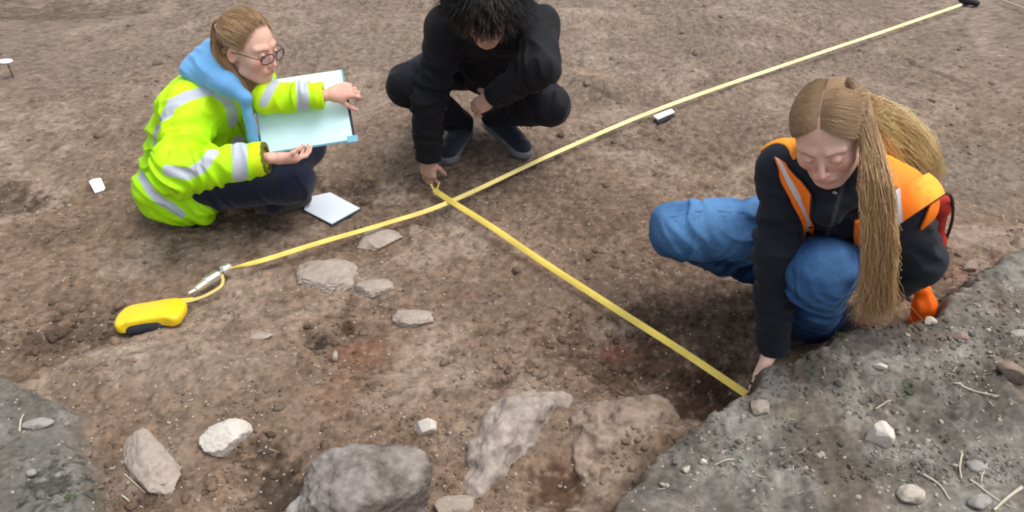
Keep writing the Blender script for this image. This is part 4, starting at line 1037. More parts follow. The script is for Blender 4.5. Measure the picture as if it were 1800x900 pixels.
# ------------------------------------------------------------------ person in the orange vest
def build_right():
    J = {}
    J['hip'] = V(.925, 1.97, .30); J['sh'] = V(.80, 1.68, .665)
    J['hipR'] = V(.845, 1.985, .30); J['hipL'] = V(1.005, 1.95, .30)
    J['shR'] = V(.682, 1.74, .650); J['shL'] = V(.945, 1.67, .600)
    hc = W(1457, 234, Y=1.60); J['neck'] = V(.775, 1.66, .735)
    J['knR'] = W(1192, 404, Y=1.95); J['anR'] = W(1372, 480, Y=2.06)
    J['knL'] = W(1440, 478, Y=1.59); J['anL'] = V(.90, 1.83, .075)
    J['elR'] = W(1364, 440, Y=1.64); J['wrR'] = W(1358, 610, Y=1.64)
    J['elL'] = W(1610, 455, Y=1.73); J['wrL'] = V(1.13, 1.90, .12)
    fwd = nrm(V(-.361, -.831, -.423)); M = frame(fwd, V(-.302, -.015, .953)); hs = .946
    loc = lambda x, y, z: hc+hs*(M@V(x, y, z))
    b = SDF(); add_torso(b, J, -.012)
    for sd in 'RL': arm(b, J, sd, (-.009,)*3); leg(b, J, sd, (-.014,)*3)
    toeR = J['anR']+V(-.02, -.17, -.055); toeL = J['anL']+V(-.14, -.03, -.04)
    foot(b, J['anR'], toeR, .028); foot(b, J['anL'], toeL, .028)
    b.cone(J['neck']+V(0, 0, -.02), loc(0, -.03, -.05), .050, .050, k=.02)
    hd = nrm(W(1319, 688, z=.022)-J['wrR']); vw = nrm(V(0, 0, CAMH)-J['wrR']); vw = nrm(vw-(vw@hd)*hd)
    hand(b, J['wrR']+hd*.008, hd, nrm(np.cross(hd, vw)*-1+vw*.15), nrm(vw), per=[(.06, .15, .1), (.05, .12, .1), (.05, .12, .1), (.05, .1, .1)], thumb=(.10, .02), sc=.90, spread=.0, splay=.12)
    hand(b, J['wrL'], nrm(V(-.3, -.1, -.9)), nrm(V(-.3, .9, 0)), nrm(V(-.9, -.3, .2)), curl=(.3, .3, .3), sc=.88)
    b.sub(head_sdf(hc, M, hs), hc, .15, 'u', .012)
    v, f = b.mesh(.0024)
    col = head_colour(v, hc, M, hs, V(.74, .46, .36), lid=.95, brow=(.36, .21, .15), cheek=.7, hair=(.25, .165, .10), part=(.46, .33, .24))
    col[np.linalg.norm(v-J['wrR'], axis=1) < .22] *= V(1.18, 1.22, 1.25)  # right hand skin lightened to make up for the blocked sun
    P = mkmesh('person', v, f, M_SKIN, col)
    tag(P, 'person with long fair hair, orange vest and blue jeans crouching by the grey ledge', 'person')
    # jeans
    t = SDF(); t.cone(J['hipL'], J['hipR'], .118, k=.05)
    a, k_, c = J['hipR'], J['knR'], J['anR']; t.cone(a, k_, .105, .080, k=.05); t.cone(k_, c, .076, .066, k=.03); t.ball(k_+V(.03, 0, .0), .078, k=.03)
    a2, k2, c2 = J['hipL'], J['knL'], J['anL']; t.cone(a2, k2, .108, .080, k=.05); t.cone(k2, c2, .076, .066, k=.03); t.cone(c2+V(0, 0, .03), c2+V(.09, .02, .01), .055, .045, k=.03)
    for an, kn in ((c, k_), (c2, k2)):
        dd = nrm(an-kn); t.box(an+dd*.07, (.12, .055, .12), frame(dd, V(0, 0, 1)), .004, .004, 's')
    t.disp = folds([((a+k_)/2, .14, V(.45, .1, 1), 17, 3.0, .017), (k_, .12, V(.8, 0, .5), 20, 4, .011), ((k_+c)/2, .13, c-k_, 22, 5, .016), (a, .12, V(1, 0, .4), 20, 5, .009),
                    (k2+V(0, 0, -.07), .09, V(.5, -.2, 1), 24, 4, .017), ((k2+c2)/2, .12, V(.5, .1, 1), 20, 4, .018), (k2, .08, V(1, 0, .2), 20, 5, .003), ((a2+k2)/2, .12, k2-a2, 20, 5, .009)], .003, 13)
    v, f = t.mesh(.0038)
    def seg(a, b_):
        d = b_-a; tt = np.clip(((v-a)@d)/(d@d), 0, 1); return tt, np.linalg.norm(v-a-tt[:, None]*d, axis=1)
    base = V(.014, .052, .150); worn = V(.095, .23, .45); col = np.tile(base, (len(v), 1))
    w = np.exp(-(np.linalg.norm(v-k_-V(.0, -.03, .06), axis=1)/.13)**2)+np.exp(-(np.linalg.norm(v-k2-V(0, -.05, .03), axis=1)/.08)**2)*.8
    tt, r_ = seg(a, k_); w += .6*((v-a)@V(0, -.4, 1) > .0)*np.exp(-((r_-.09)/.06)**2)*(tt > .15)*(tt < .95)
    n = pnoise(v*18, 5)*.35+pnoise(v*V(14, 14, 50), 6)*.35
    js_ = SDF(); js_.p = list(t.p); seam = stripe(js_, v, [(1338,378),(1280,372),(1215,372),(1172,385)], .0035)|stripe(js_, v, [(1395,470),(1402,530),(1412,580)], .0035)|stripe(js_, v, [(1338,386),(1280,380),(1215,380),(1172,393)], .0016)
    w = np.clip(w*.85+n*.7+t.disp(v)*22, 0, 1); col = col+(worn-col)*w[:, None]  # wear and whiskers; lighter fold ridges also put shading into the colour
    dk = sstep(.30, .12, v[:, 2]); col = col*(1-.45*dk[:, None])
    col[seam] = col[seam]*.55
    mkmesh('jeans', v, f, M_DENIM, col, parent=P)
    # dark jacket
    j = SDF(); Mt = add_torso(j, J, .014, chest=.100); rt, fw, up = Mt[:, 0], Mt[:, 1], Mt[:, 2]
    j.cone(J['shR'], J['elR'], .058, .050, k=.04); j.cone(J['elR'], J['wrR'], .049, .043, k=.03)
    j.cone(J['shL'], J['elL'], .066, .064, k=.04); j.cone(J['elL'], J['wrL'], .066, .044, k=.03)
    nk = J['neck']
    j.cone(nk+V(.0, .0, -.03), nk+V(-.012, -.02, .015), .070, .064, k=.03)
    j.chain([nk+rt*.07+fw*.03+V(0, 0, -.03), nk+fw*.09+V(0, 0, -.055), nk-rt*.07+fw*.03+V(0, 0, -.03)], [.028, .026, .028], k=.03)
    j.cone(nk+V(-.01, -.015, .03), nk+V(-.02, -.05, .12), .048, .055, k=.01, op='s')
    for w_, e_, r2 in ((J['wrR'], J['elR'], .036), (J['wrL'], J['elL'], .036)):
        dd = nrm(w_-e_); j.cone(w_-dd*.02, w_+dd*.08, r2, r2, k=.003, op='s'); j.box(w_+dd*.062, (.09, .055, .09), frame(dd, V(1, 0, 0)), .004, .004, 's')
    j.disp = folds([(J['elR'], .12, V(.25, 0, 1), 22, 6, .010), ((J['elR']+J['wrR'])/2, .12, V(.3, 0, 1), 22, 6, .010), ((J['elR']+J['shR'])/2, .10, V(-.4, 0, 1), 20, 6, .009),
                    (J['elL'], .13, V(.3, 0, 1), 20, 6, .012), ((J['elL']+J['shL'])/2, .10, V(.6, 0, 1), 18, 6, .010), (J['sh']+fw*.1-up*.12, .13, V(.3, 0, 1), 20, 5, .010)], .003, 11)
    v, f = j.mesh(.004); cc = np.tile(V(.0095, .013, .021), (len(v), 1))
    q = v-J['sh']; zp = (np.abs(q@rt) < .004) & (q@fw > .02); cc[zp] = V(.05, .05, .05)
    mkmesh('jacket', v, f, M_BLACK, cc, parent=P)
    tr = SDF(); tp = nk+fw*.075+V(.0, -.01, -.022); tr.ell(tp, (.012, .006, .016), M); vv, ff = tr.mesh(.003); mkmesh('shirt_collar', vv, ff, M_COTTON, np.tile(V(.30, .36, .34), (len(vv), 1)), parent=P)
    # orange vest
    Mx = np.stack([rt, fw, up], 1)
    js = SDF(); add_torso(js, J, .016, chest=.102); js.cone(J['shL'], J['elL'], .066, .064, k=.04); js.cone(J['shL']+V(0, 0, .012), J['shL']-rt*.03+V(0, .0, .006), .060, .058, k=.03)
    s = SDF(); add_torso(s, J, .022, chest=.100)
    s.cone(J['shL']+V(0, 0, .012), J['shL']-rt*.03+V(0, .0, .006), .060, .058, k=.03)
    s.box(J['sh']+fw*.18-up*.14, (.20, .17, .34), Mx, .01, .008, 's')                         # the front is laid on below as panels
    s.cone(nk+V(0, 0, .06), nk+V(.0, .0, -.045), .080, .078, k=.006, op='s')
    s.cone(J['shR']+rt*.02-up*.03, J['elR'], .076, .07, k=.008, op='s'); s.cone(J['shR']+rt*.04+up*.05+fw*.02, J['shR']-rt*.01+up*.045+fw*.06, .06, .05, k=.006, op='s')
    s.cone(J['shL']-rt*.045-up*.065, J['elL'], .082, .085, k=.008, op='s')
    s.box(J['hip']-up*.12, (.4, .4, .10), Mx, .01, .01, 's')
    s.cone(J['hipL']+(J['knL']-J['hipL'])*.35, J['knL'], .115, .10, k=.01, op='s'); s.cone(J['hipR']+(J['knR']-J['hipR'])*.35, J['knR'], .115, .10, k=.01, op='s')
    s.disp = folds([(J['shL'], .10, rt, 18, 5, .005), (J['sh']+rt*.1, .12, up, 16, 5, .005)], .003, 12)
    v, f = s.mesh(.0035); q = v-J['sh']; z = q@up
    orange = V(.95, .20, .012); silver = V(.62, .64, .66); lit_orange = V(.98, .40, .04); trim = V(.03, .02, .02); col = np.tile(orange, (len(v), 1))
    col = col+(lit_orange-col)*np.clip((v[:, 2]-.64)*8+pnoise(v*9, 4)*.6, 0, .8)[:, None]  # bright light on the upper vest painted into its orange
    col[np.abs(z+.20) < .028] = silver
    pr = [(v, f, col)]
    def bands(*bs):
        def fn(u, w):
            c = np.tile(orange, (len(u), 1))
            for a_, b_, cc in bs: c[(u >= a_) & (u <= b_)] = cc
            return c
        return fn
    jj = SDF(); jj.p = list(j.p)
    pr.append(cloth_patch(jj, [(1364,278),(1374,318),(1390,355),(1402,388),(1406,424)], [(1373,282),(1412,314),(1431,340),(1433,382),(1434,424)], 44, 20, .013, .012, bands((0, .05, trim), (.30, .66, silver), (.96, 1, trim)), 4))
    pr.append(cloth_patch(jj, [(1500,386),(1499,410),(1502,434)], [(1536,380),(1536,410),(1538,440)], 20, 12, .013, .012, bands((0, .06, trim)), 4))
    def shoulder_col(u, w):
        c = orange+(V(.98, .46, .05)-orange)*sstep(.25, .95, u+.25*pnoise(np.stack([u*5, w*5, 0*u], 1), 3))[:, None]; c[(u > .03) & (u < .15)] = silver; c[(w > .965)] = trim; return c  # lit shoulder put into the colour as an orange gradient
    sh2 = SDF(); sh2.p = list(js.p)
    pr.append(cloth_patch(sh2, [(1570,336),(1570,365),(1573,398)], [(1628,308),(1646,322),(1656,343)], 30, 30, .009, .010, shoulder_col, 12))
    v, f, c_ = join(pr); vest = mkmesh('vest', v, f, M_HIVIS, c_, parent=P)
    # loose armhole edging, side strap and hanging flap of the vest
    c0 = [W(1652, 338, Y=1.68), W(1672, 346, Y=1.73), W(1674, 385, Y=1.77), W(1661, 425, Y=1.80), W(1645, 455, Y=1.82)]
    v, f, _ = tubes(spline(c0, 40)[None], .0045, 6); mkmesh('edging', v, f, M_BLACK, np.tile(V(.06, .025, .02), (len(v), 1)), parent=vest)
    fl = SDF(); fl.cone(W(1652, 352, Y=1.77), W(1643, 425, Y=1.80),   .024, .020, k=.03); fl.cone(W(1610, 345, Y=1.74), W(1652, 362, Y=1.77), .034, .022, k=.03); fl.cone(W(1605, 420, Y=1.80), W(1643, 425, Y=1.80), .04, .026, k=.03); v, f = fl.mesh(.005)
    mkmesh('lining', v, f, M_HIVIS, np.tile(V(.42, .03, .02), (len(v), 1)), parent=vest)
    fl = SDF(); fl.cone(W(1638, 432, Y=1.83), W(1636, 468, Y=1.86), .023, .017, k=.01); fl.cone(W(1590, 420, Y=1.84), W(1638, 432, Y=1.83), .03, .022, k=.02); fl.disp = folds([(W(1640, 450, Y=1.88), .05, V(1, 0, 0), 30, 5, .004)]); v, f = fl.mesh(.004)
    mkmesh('side_strap', v, f, M_HIVIS, np.tile(V(.95, .24, .02), (len(v), 1)), parent=vest)
    fl = SDF(); fl.chain([W(1540, 440, Y=1.95), W(1595, 478, Y=1.93), W(1622, 512, Y=1.93), W(1626, 535, Y=1.92), W(1622, 560, Y=1.91)], [.05, .03, .018, .034, .040], k=.02); fl.disp = folds([(W(1628, 535, Y=1.92), .07, V(1, 0, 0), 26, 6, .007)]); v, f = fl.mesh(.004)
    mkmesh('vest_flap', v, f, M_HIVIS, np.tile(V(.95, .15, .01), (len(v), 1)), parent=vest)
    # shoes, mostly hidden
    shoe('shoe', J['anR'], toeR+V(-.01, -.01, -.01), J['anR']+V(.04, .06, -.045), V(0, 0, 1), M_SHOE, M_SOLE, (.03, .03, .03), (.1, .1, .1), P)
    shoe('shoe', J['anL'], toeL+V(-.02, -.005, -.01), J['anL']+V(.13, .02, -.045), V(0, 0, 1), M_SHOE, M_SOLE, (.02, .022, .03), (.1, .1, .1), P)
    # hair
    parts = []; rg = np.random.default_rng(24); E = V(.0745, .094, .084); O = V(0, -.016, .031); s1 = np.linspace(0, 1, 9)
    dark = V(.285, .180, .098); fair = V(.70, .47, .245)
    def slerp(p0, p1, t):
        om = math.acos(np.clip(p0@p1, -1, 1)); return (np.sin((1-t)*om)[:, None]*p0+np.sin(t*om)[:, None]*p1)/sin(om)
    strands_, wid, cl = [], [], []
    MM = 34
    for i in range(8500):
        side = -1 if rg.random() < .60 else 1                     # -1: the person's left, towards the right of the picture
        av = rg.uniform(-.75, .90); p0 = nrm(V(side*.045, sin(av), cos(av))); fr_ = (av+.75)/1.65
        lift = rg.uniform(.003, .011)
        if side > 0:
            p1 = nrm(V(.96, -.30+.45*fr_, -.18+.1*rg.normal())); q = slerp(p0, p1, s1)*(E+.002+(lift-.002)*sstep(0, .3, s1)[:, None])+O; q = hc+hs*(q@M.T)
            r = V(rg.normal(), rg.normal(), rg.normal())*.006
            tail = [loc(.074, -.060, -.06)+r*.6, loc(.066, -.085, -.11)+r, nk-fw*.10+rt*.04+r*1.5+V(0, .02, -.02), J['sh']-fw*.13+rt*.04-up*.10+r*2]
            g = np.vstack([q, tail])
        elif fr_ > .42:                                             # front lock, falls in front of the shoulder
            ff = (fr_-.42)/.58; p1 = nrm(V(-.97, -.32+.62*ff+.04*rg.normal(), -.02-.15*ff+.06*rg.normal())); q = (slerp(p0, p1, s1*.86)*(E+lift*sstep(0, .3, s1)[:, None]+.002+.010*s1[:, None]**2)+O)[:-1]; q = hc+hs*(q@M.T)
            u, w_ = np.clip(.9-1.8*ff+rg.normal()*.35, -1.1, 1.1), np.clip(rg.normal()*.5, -1, 1)
            ends = rg.uniform(.8, 1.12); ck = np.sin(np.round(u*4)*2.3+1)*6; wisp = rg.normal()*10+(-34*rg.random() if rg.random() < .3 else 0)+(26*rg.random() if rg.random() < .2 else 0)
            tail = [W(1541+u*22+ck*.3, 312, Y=1.500+w_*.018), W(1548+u*23+ck*.5, 395, Y=1.475+w_*.018), W(1549+u*22+ck*.8, 450, Y=1.475+w_*.020),
                    W(1546+u*22+ck*.6+wisp*.4, 455+58*ends, Y=1.50+w_*.022), W(1538+u*25-ck*.5+wisp*1.4, 455+112*ends, Y=1.545+w_*.025)]
            g = np.vstack([q, tail])
        else:                                                      # back lock, streams over the shoulder
            p1 = nrm(V(-.85, -.62+.70*fr_, .10+.1*rg.normal())); q = (slerp(p0, p1, s1*.72)*(E+.002+(lift*.7-.002)*sstep(0, .3, s1)[:, None])+O)[:-1]; q = hc+hs*(q@M.T)
            u, w_ = np.clip(rg.normal()*.6, -1.3, 1.3), rg.normal()*.4
            tail = [W(1576-u*4, 240-u*44, Y=1.78+w_*.03), W(1610+u*8, 272-u*42, Y=1.80+w_*.03), W(1634+u*12, 304-u*30, Y=1.80+w_*.03), W(1640+u*22, 330-u*14, Y=1.86+w_*.03)]
            g = np.vstack([q, tail])
        c_ = spline(g, 90); e_ = 1-(.30*rg.random()**1.6 if side < 0 else 0); c_ = resample(c_[:int(90*e_)], MM); ph = rg.uniform(0, 40); tt = np.linspace(0, 1, MM)
        clump = np.floor(av*9)+side*3
        wb = np.stack([pnoise(np.stack([tt*4+clump*5.3+k*9, 0*tt+.3, 0*tt+ph*.02], 1), 3) for k in range(3)], 1)*.016+np.stack([pnoise(np.stack([tt*10+ph+k*9, 0*tt+.3, 0*tt], 1), 4) for k in range(3)], 1)*(.0055 if rg.random() < .9 else .020)
        c_ = c_+wb*(.05+.95*sstep(.30, .75, tt))[:, None]
        strands_.append(c_); base_ = dark+(fair-dark)*np.clip(rg.random()*.5+(.8*float(sstep(.62, .25, fr_)) +(.35 if fr_ < .42 else 0) if side < 0 else 0)+.12+.08*np.sin(clump*2.1), 0, 1)
        cl.append(base_*(1+.10*rg.normal()+.16*np.sin(av*31+side)))
    Cc = np.array(strands_); tt = np.linspace(0, 1, MM); q, fq, _ = tubes(Cc, .00066*(1-.6*tt**4), 3)
    colr = (dark*1.15+(np.array(cl)[:, None, :]-dark*1.15)*sstep(.0, .45, tt)[None, :, None])*(1+.45*sstep(.3, .9, tt)[None, :, None]*V(1, .92, .78)); colr = np.clip(np.repeat(colr.reshape(-1, 3), 3, axis=0), .01, .8)
    parts.append((q, fq, colr))
    q, fq, c_ = join(parts); mkmesh('hair', q, fq, M_HAIR, c_, parent=P)
build_right()
# ------------------------------------------------------------------ tapes, reel, peg, labels, straw, weeds
M_TAPE = mat('yellow_tape', rough=.5, attr=True, var=.06, vscale=60, spec=.35)
YEL = V(.76, .58, .11)
def ribbon(name, pts, w, tilt, m=M_TAPE, th=.0008, n=90, colf=None, parent=None, belly=.0016):
    """flat tape along pts; tilt(t) is how far the face turns towards the near side"""
    C_ = spline(pts, n); T = np.gradient(C_, axis=0); T /= np.linalg.norm(T, axis=1, keepdims=True)
    t = np.linspace(0, 1, n); S_ = np.cross(T, V(0, 0, 1)); S_ /= np.linalg.norm(S_, axis=1, keepdims=True); U = np.cross(S_, T)
    ww = (w(t) if callable(w) else np.full(n, w))/2; a = tilt(t) if callable(tilt) else np.full(n, tilt)
    A = S_*np.cos(a)[:, None]+U*np.sin(a)[:, None]; Nn = np.cross(A, T); Nn *= np.sign(Nn[:, 2:3]+1e-6)
    cr = np.array([-1, -.5, 0, .5, 1]); rows = []
    for sgn in (1, -1):
        for c in (cr if sgn == 1 else cr[::-1]): rows.append(C_+A*(ww*c)[:, None]+Nn*(belly*(1-c*c)+sgn*th/2))
    Vv = np.stack(rows, 1); k = len(rows); i = np.arange(n*k).reshape(n, k); j = np.roll(i, -1, 1)
    F = np.stack([i[:-1], j[:-1], j[1:], i[1:]], -1).reshape(-1, 4)
    v = Vv.reshape(-1, 3); c = np.tile(YEL, (len(v), 1)) if colf is None else colf(np.repeat(t, k))
    F = np.vstack([F, [[0, k-1-q, 0, 0] for q in []]]) if False else F
    return mkmesh(name, v, F, m, c, smooth=False, parent=parent)
def gcol(t):
    pale = V(.82, .72, .38); k = sstep(.25, .8, t)[:, None]; c = YEL*(1-k)+pale*k; return c*(1+.10*np.sin(t*900))[:, None]  # paler towards the far end: dirt and reflected light in the colour
def build_tapes():
    pts = [W(404, 472, z=.045), W(470, 455, z=.045), W(560, 427, z=.042), W(680, 392, z=.040), W(790, 355, z=.038), W(980, 267, z=.036), W(1165, 189, z=.036), W(1400, 107, z=.036), W(1560, 53, z=.036), W(1690, 8, z=.04)]
    n = 160
    o = ribbon('measuring_tape', pts, lambda t: .008+.0085*sstep(.01, .09, t), lambda t: -1.45+.85*sstep(.01, .10, t)+.12*np.sin(t*25), n=n, colf=lambda t: gcol(t))
    tag(o, 'long taut yellow tape from the steel peg past both people to the far top', 'measuring tape'); recentre(o, pts[0])
    pts = [W(763, 334, z=.035), W(790, 352, z=.048), W(860, 396, z=.046), W(960, 464, z=.043), W(1090, 548, z=.040), W(1200, 618, z=.036), W(1312, 693, z=.030)]
    o = ribbon('measuring_tape', pts, .0215, lambda t: -.55+.10*np.sin(t*9), n=120, colf=lambda t: np.tile(YEL*1.02, (len(t), 1))*(1+.08*np.sin(t*700))[:, None])
    tag(o, 'thick yellow tape from the hand of the person in black to the grey ledge', 'measuring tape'); recentre(o, pts[0])
    a, b, c = W(757, 324, z=.045), W(765, 343, z=.037), W(772, 321, z=.045)
    lp = ribbon('end_loop', [a, a*.5+b*.5+V(.002, 0, .003), b+V(.003, .0, .002)], .008, -.6, n=12); lp.parent = o; lp.location = -V(*o.location)
    lp = ribbon('end_loop', [c, c*.5+b*.5, b+V(.0, 0, .0)], .008, -.6, n=12); lp.parent = o; lp.location = -V(*o.location)
    # string in the far corner
    q = [W(1752, -6, z=.03), W(1775, 5, z=.03), W(1830, 24, z=.03)]
    v, f, _ = tubes(spline(q, 12)[None], .005, 5); o = mkmesh('string', v, f, mat('string', (.62, .56, .42), .8)); tag(o, 'short piece of pale string crossing the top right corner', 'string'); recentre(o, q[0])
    g = W(1700, 4, z=.02); s = SDF(); s.cone(g+V(-.035, .0, .02), g+V(.05, -.02, .0), .024, .018, k=.01); s.cone(g, g+V(.01, .03, .03), .02, .015); v, f = s.mesh(.006)
    o = mkmesh('tape_anchor', v, f, mat('black_rubber', (.02, .02, .022), .6)); tag(o, 'small black anchor holding the far end of the long tape', 'tape anchor'); recentre(o, g)
    # reel
    T = .036; g = W(262, 548, z=.03); gz = float(H(g[0], g[1])); top = gz+.048
    outl = [(198,570),(202,556),(214,542),(226,535),(262,529),(290,524),(312,521),(327,525),(327,536),(319,548),(314,557),(300,561),(288,557),(250,562),(216,568),(208,575)]
    P2 = np.array([W(a, b, z=top)[:2] for a, b in outl]); cen = P2.mean(0)
    n = len(outl)
    lev = [(0, .90), (.004, .97), (.010, 1.0), (T-.010, 1.0), (T-.003, .97), (T, .90)]
    m_ = 64; sm = spline(np.vstack([P2, P2[:2]]), m_+1)[:m_]
    sm = resample(np.vstack([P2, P2[:1]]), m_+1)[:m_]
    for _ in range(3): sm = (sm*2+np.roll(sm, 1, 0)+np.roll(sm, -1, 0))/4
    vv = [np.c_[cen+(sm-cen)*k, np.full(m_, top-T+z)] for z, k in lev]; v = np.vstack(vv+[[*cen, top-T], [*cen, top+.001]]); f = []
    for L in range(len(lev)-1):
        for i in range(m_): f.append((L*m_+i, L*m_+(i+1) % m_, (L+1)*m_+(i+1) % m_, (L+1)*m_+i))
    b0, t0 = len(lev)*m_, len(lev)*m_+1; Lt = (len(lev)-1)*m_
    for i in range(m_): f += [(b0, (i+1) % m_, i), (t0, Lt+i, Lt+(i+1) % m_)]
    case = mkmesh('tape_reel', v, f, mat('yellow_plastic', (.86, .60, .012), .35, var=.05, spec=.5)); tag(case, 'yellow plastic tape reel case with dark grip lying on the soil at the left', 'tape reel'); recentre(case, V(*cen, gz))
    sd = SDF(); A = W(229, 571, z=top-.026); B = W(278, 563, z=top-.026); sd.cone(A, B, .021, .021, k=.01); sd.cone(A+V(.0, -.01, -.012), B+V(0, -.01, -.012), .018, .018, k=.01)
    sd.cone(B+V(-.012, -.016, -.016), B+V(-.004, -.014, -.02), .016, .014, k=.006)
    v, f = sd.mesh(.0028); u = (v-A)@nrm(B-A); c = np.tile(V(.022, .028, .035), (len(v), 1)); c[(u > .085)] = V(.035, .06, .11); under(mkmesh('grip', v, f, mat('grip_rubber', rough=.5, attr=True), c), case)
    sd = SDF(); A = W(318, 530, z=top-.014); B = W(338, 526, z=top-.014); sd.cone(A, B, .010, .006, k=.004); v, f = sd.mesh(.002); under(mkmesh('nozzle', v, f, bpy.data.materials['yellow_plastic']), case)
    # steel peg with the tape looped on it
    ms = mat('steel', (.80, .78, .72), .25, metal=.85); md = mat('dull_steel', (.20, .19, .16), .4, metal=.8); gz = .030
    Pp = lambda a, b: W(a, b, z=gz+.012)
    root = empty('steel_peg', Pp(362, 498)); tag(root, 'shiny steel peg lying between the yellow reel and the taut tape', 'peg')
    def pc(nm, a, b, r1, r2, m):
        q = SDF(); d = nrm(b-a); q.cone(a, b, r1, r2, k=.002); v, f = q.mesh(.0016); o = mkmesh(nm, v, f, m); o.location = -V(*root.location); o.parent = root
    pc('tip', Pp(333, 515), Pp(346, 509), .005, .009, ms); pc('shaft', Pp(347, 508), Pp(360, 499), .013, .016, mat('brassy_steel', (.60, .56, .40), .35, metal=.7))
    pc('sleeve', Pp(364, 495), Pp(381, 484), .0175, .0175, ms); pc('neck', Pp(383, 482), Pp(394, 475), .011, .011, md); pc('head', Pp(395, 474), Pp(400, 470), .018, .018, ms)
    o = ribbon('tape_loop', [W(322, 531, z=gz+.01), W(340, 527, z=gz), W(362, 519, z=gz), W(386, 505, z=gz+.002), W(392, 494, z=gz+.006), W(390, 482, z=gz+.012)], .010, -.5, n=40, colf=lambda t: np.tile(V(.62, .48, .14), (len(t), 1))); o.parent = root; o.location = -V(*root.location)
build_tapes()
def slab_px(name, pts, z0, th, m, label, cat, lift=0):
    g = [W(a, b, z=z0) for a, b in pts]; z = max(float(H(p[0], p[1])) for p in g)+.002+lift
    n = len(g); t_ = .0
    v = [V(p[0], p[1], z) for p in g]+[V(p[0], p[1], z+th) for p in g]
    f = [tuple(range(n))[::-1], tuple(range(n, 2*n))]+[(i, (i+1) % n, n+(i+1) % n, n+i) for i in range(n)]
    o = mkmesh(name, v, f, m, smooth=False); recentre(o, v[0]); return tag(o, label, cat)
M_WH = mat('white_plastic', (.80, .80, .80), .4); M_DK = mat('dark_plastic', (.02, .02, .02), .5)
slab_px('plastic_label', [(155,316),(162,312),(176,310),(184,327),(181,331),(166,336)], .02, .004, M_WH, 'small white square label flat on the soil left of the yellow jacket', 'label')
o = slab_px('finds_label', [(1148,204),(1180,192),(1186,197),(1156,210)], .02, .007, M_WH, 'little white block shaped label beside the long tape in the middle', 'label', .010)
o2 = slab_px('base', [(1150,207),(1181,194),(1187,200),(1158,214)], .02, .010, M_DK, None, None, -.004); under(o2, o)
q = W(10, 108, z=.08); gz = float(H(q[0], q[1]))
root = empty('nail_marker', (q[0], q[1], gz)); tag(root, 'white capped marker on a thin nail at the left edge', 'marker')
s = SDF(); s.ell((0, 0, q[2]-gz), (.034, .028, .010)); s.plane((0, 0, q[2]-gz-.003), (0, 0, -1), k=.002); s.cone((.004, -.004, q[2]-gz), (-.028, .0, q[2]-gz+.004), .009, .006, k=.006); v, f = s.mesh(.003); mkmesh('cap', v, f, M_WH, parent=root)
v, f, _ = tubes(np.array([[V(.008, -.005, q[2]-gz), V(.010, -.006, 0.03), V(.010, -.006, -.02)]]), .0025, 6); mkmesh('nail', v, f, M_DK, parent=root)
# straw and twigs
M_STRAW = mat('straw', (.52, .47, .36), .7, var=.15, vscale=90)
M_TWIG = mat('twig', (.16, .12, .09), .85, var=.2)
def stalk(name, pts, r, m, label, cat, group=None):
    w = []
    for a, b in pts: p = hit(a, b); w.append(V(p[0], p[1], float(H(p[0], p[1]))+r*1.2+.001))
    n = 10; C_ = spline(w, n); C_[:, 2] = np.maximum(C_[:, 2], [float(H(a, b))+r*.6 for a, b in C_[:, :2]])
    v, f, _ = tubes(C_[None], r*np.linspace(1, .6, n), 5); o = mkmesh(name, v, f, m); recentre(o, w[0]); tag(o, label, cat, group); return o
for pts, r, lab in (([(1677,676),(1714,690),(1752,704)], .0032, 'long pale straw stalk lying on the grey soil below the brown stone'),
                    ([(1795,858),(1772,875),(1745,900)], .0050, 'thick split straw stalk in the bottom right corner'),
                    ([(1622,838),(1648,856),(1668,880)], .0026, 'bent straw stalk beside the oval cream pebble'),
                    ([(1705,845),(1730,868),(1760,885)], .0026, 'curved brown straw stalk right of the grey pebbles'),
                    ([(1690,800),(1686,822),(1690,842)], .0028, 'upright looking straw stalk left of the round grey pebble'),
                    ([(1732,820),(1726,836),(1722,850)], .0022, 'short straw stalk right of the round grey pebble'),
                    ([(36,762),(38,742),(44,732)], .0030, 'bent white straw by the long oval pebble at the left'),
                    ([(215,872),(232,884),(250,890)], .0022, 'curved thin root in the brown soil at the bottom left'),
                    ([(1258,813),(1275,810),(1292,806)], .0022, 'straight straw piece beside the small white stone'),
                    ([(1538,722),(1550,716),(1562,712)], .0022, 'short straw above the white angular stone'),
                    ([(220,835),(238,852),(256,866)], .0018, 'pale root fibre along the flat sunken stone')):
    stalk('straw_stalk', pts, r, M_STRAW, lab, 'straw')
rg = np.random.default_rng(77)
for i in range(60):
    while True:
        px, py = rg.uniform(1150, 1800), rg.uniform(600, 900)
        if in_ledge(px, py): break
    a = rg.uniform(0, pi); L = rg.uniform(5, 20); k = rg.normal()*3
    stalk('straw_bit', [(px, py), (px+cos(a)*L*.5+k, py+sin(a)*L*.3+k*.5), (px+cos(a)*L, py+sin(a)*L*.6)], rg.uniform(.0007, .0016), M_STRAW if rg.random() < .7 else M_TWIG, 'short thin bit of straw or twig scattered on the grey ledge', 'straw', 'straw bits on the grey ledge')
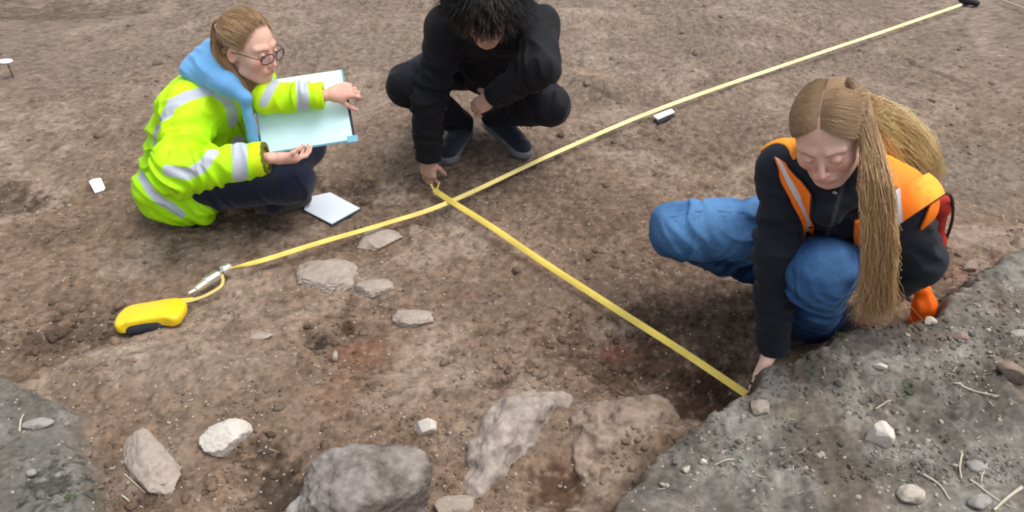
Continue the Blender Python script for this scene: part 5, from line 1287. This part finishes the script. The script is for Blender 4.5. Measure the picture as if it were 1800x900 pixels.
for i in range(26):
    px, py = rg.uniform(150, 1200), rg.uniform(420, 890)
    if not in_floor(px, py): continue
    a = rg.uniform(0, pi); L = rg.uniform(6, 18)
    stalk('root_fibre', [(px, py), (px+cos(a)*L*.5+2, py+sin(a)*L*.3), (px+cos(a)*L, py+sin(a)*L*.6)], rg.uniform(.0006, .0012), M_STRAW, 'thin pale root fibre lying on the brown soil', 'root', 'root fibres on the brown soil')
M_LEAF = mat('weed_leaf', rough=.7, attr=True)
def weed(px, py, n, L, label, seed, wd=.0022):
    rg = np.random.default_rng(seed); p = hit(px, py); g = V(p[0], p[1], float(H(p[0], p[1]))); vs, fs, cs = [], [], []
    for i in range(n):
        a = rg.uniform(0, 2*pi); el = rg.uniform(.15, 1.1); l = L*rg.uniform(.4, 1); b = V(rg.normal(), rg.normal(), 0)*L*.45
        d = V(cos(a)*cos(el), sin(a)*cos(el), sin(el)); sd = nrm(np.cross(d, V(0, 0, 1)))*wd*rg.uniform(.6, 1.4); o = len(vs)*0+sum(map(len, vs))
        bz = V(b[0], b[1], float(H(g[0]+b[0], g[1]+b[1]))-g[2]); m1 = bz+d*l*.55+V(0, 0, -.0); tip = bz+d*l+V(0, 0, -l*.25); up = np.cross(sd, d); up = nrm(up)*.0004
        vs.append(np.array([bz-sd*.4, bz+sd*.4, m1+sd, tip, m1-sd, m1+up*2])); fs += [(o, o+1, o+2, o+5), (o+5, o+2, o+3, o+3), (o, o+5, o+4, o+4), (o+4, o+5, o+3, o+3)]
        cs.append(np.tile(V(.085, .12, .05)*rg.uniform(.6, 1.5), (6, 1)))
    fs = [tuple(dict.fromkeys(q)) for q in fs]
    me = mkmesh('weed', np.vstack(vs), fs, M_LEAF, np.vstack(cs)); me.location = tuple(g); tag(me, label, 'weed')
weed(1598, 684, 46, .016, 'small green weed in the middle of the grey ledge', 1)
weed(1480, 592, 60, .012, 'mossy green tuft at the rim of the ledge by the jeans', 2, .0018)
weed(1612, 668, 16, .012, 'tiny green seedling just above the small weed', 3)
weed(1428, 655, 26, .010, 'low dark green tuft on the ledge next to the hand', 4, .0016)
weed(120, 872, 40, .012, 'dark green moss tuft at the bottom left corner', 5, .0018)
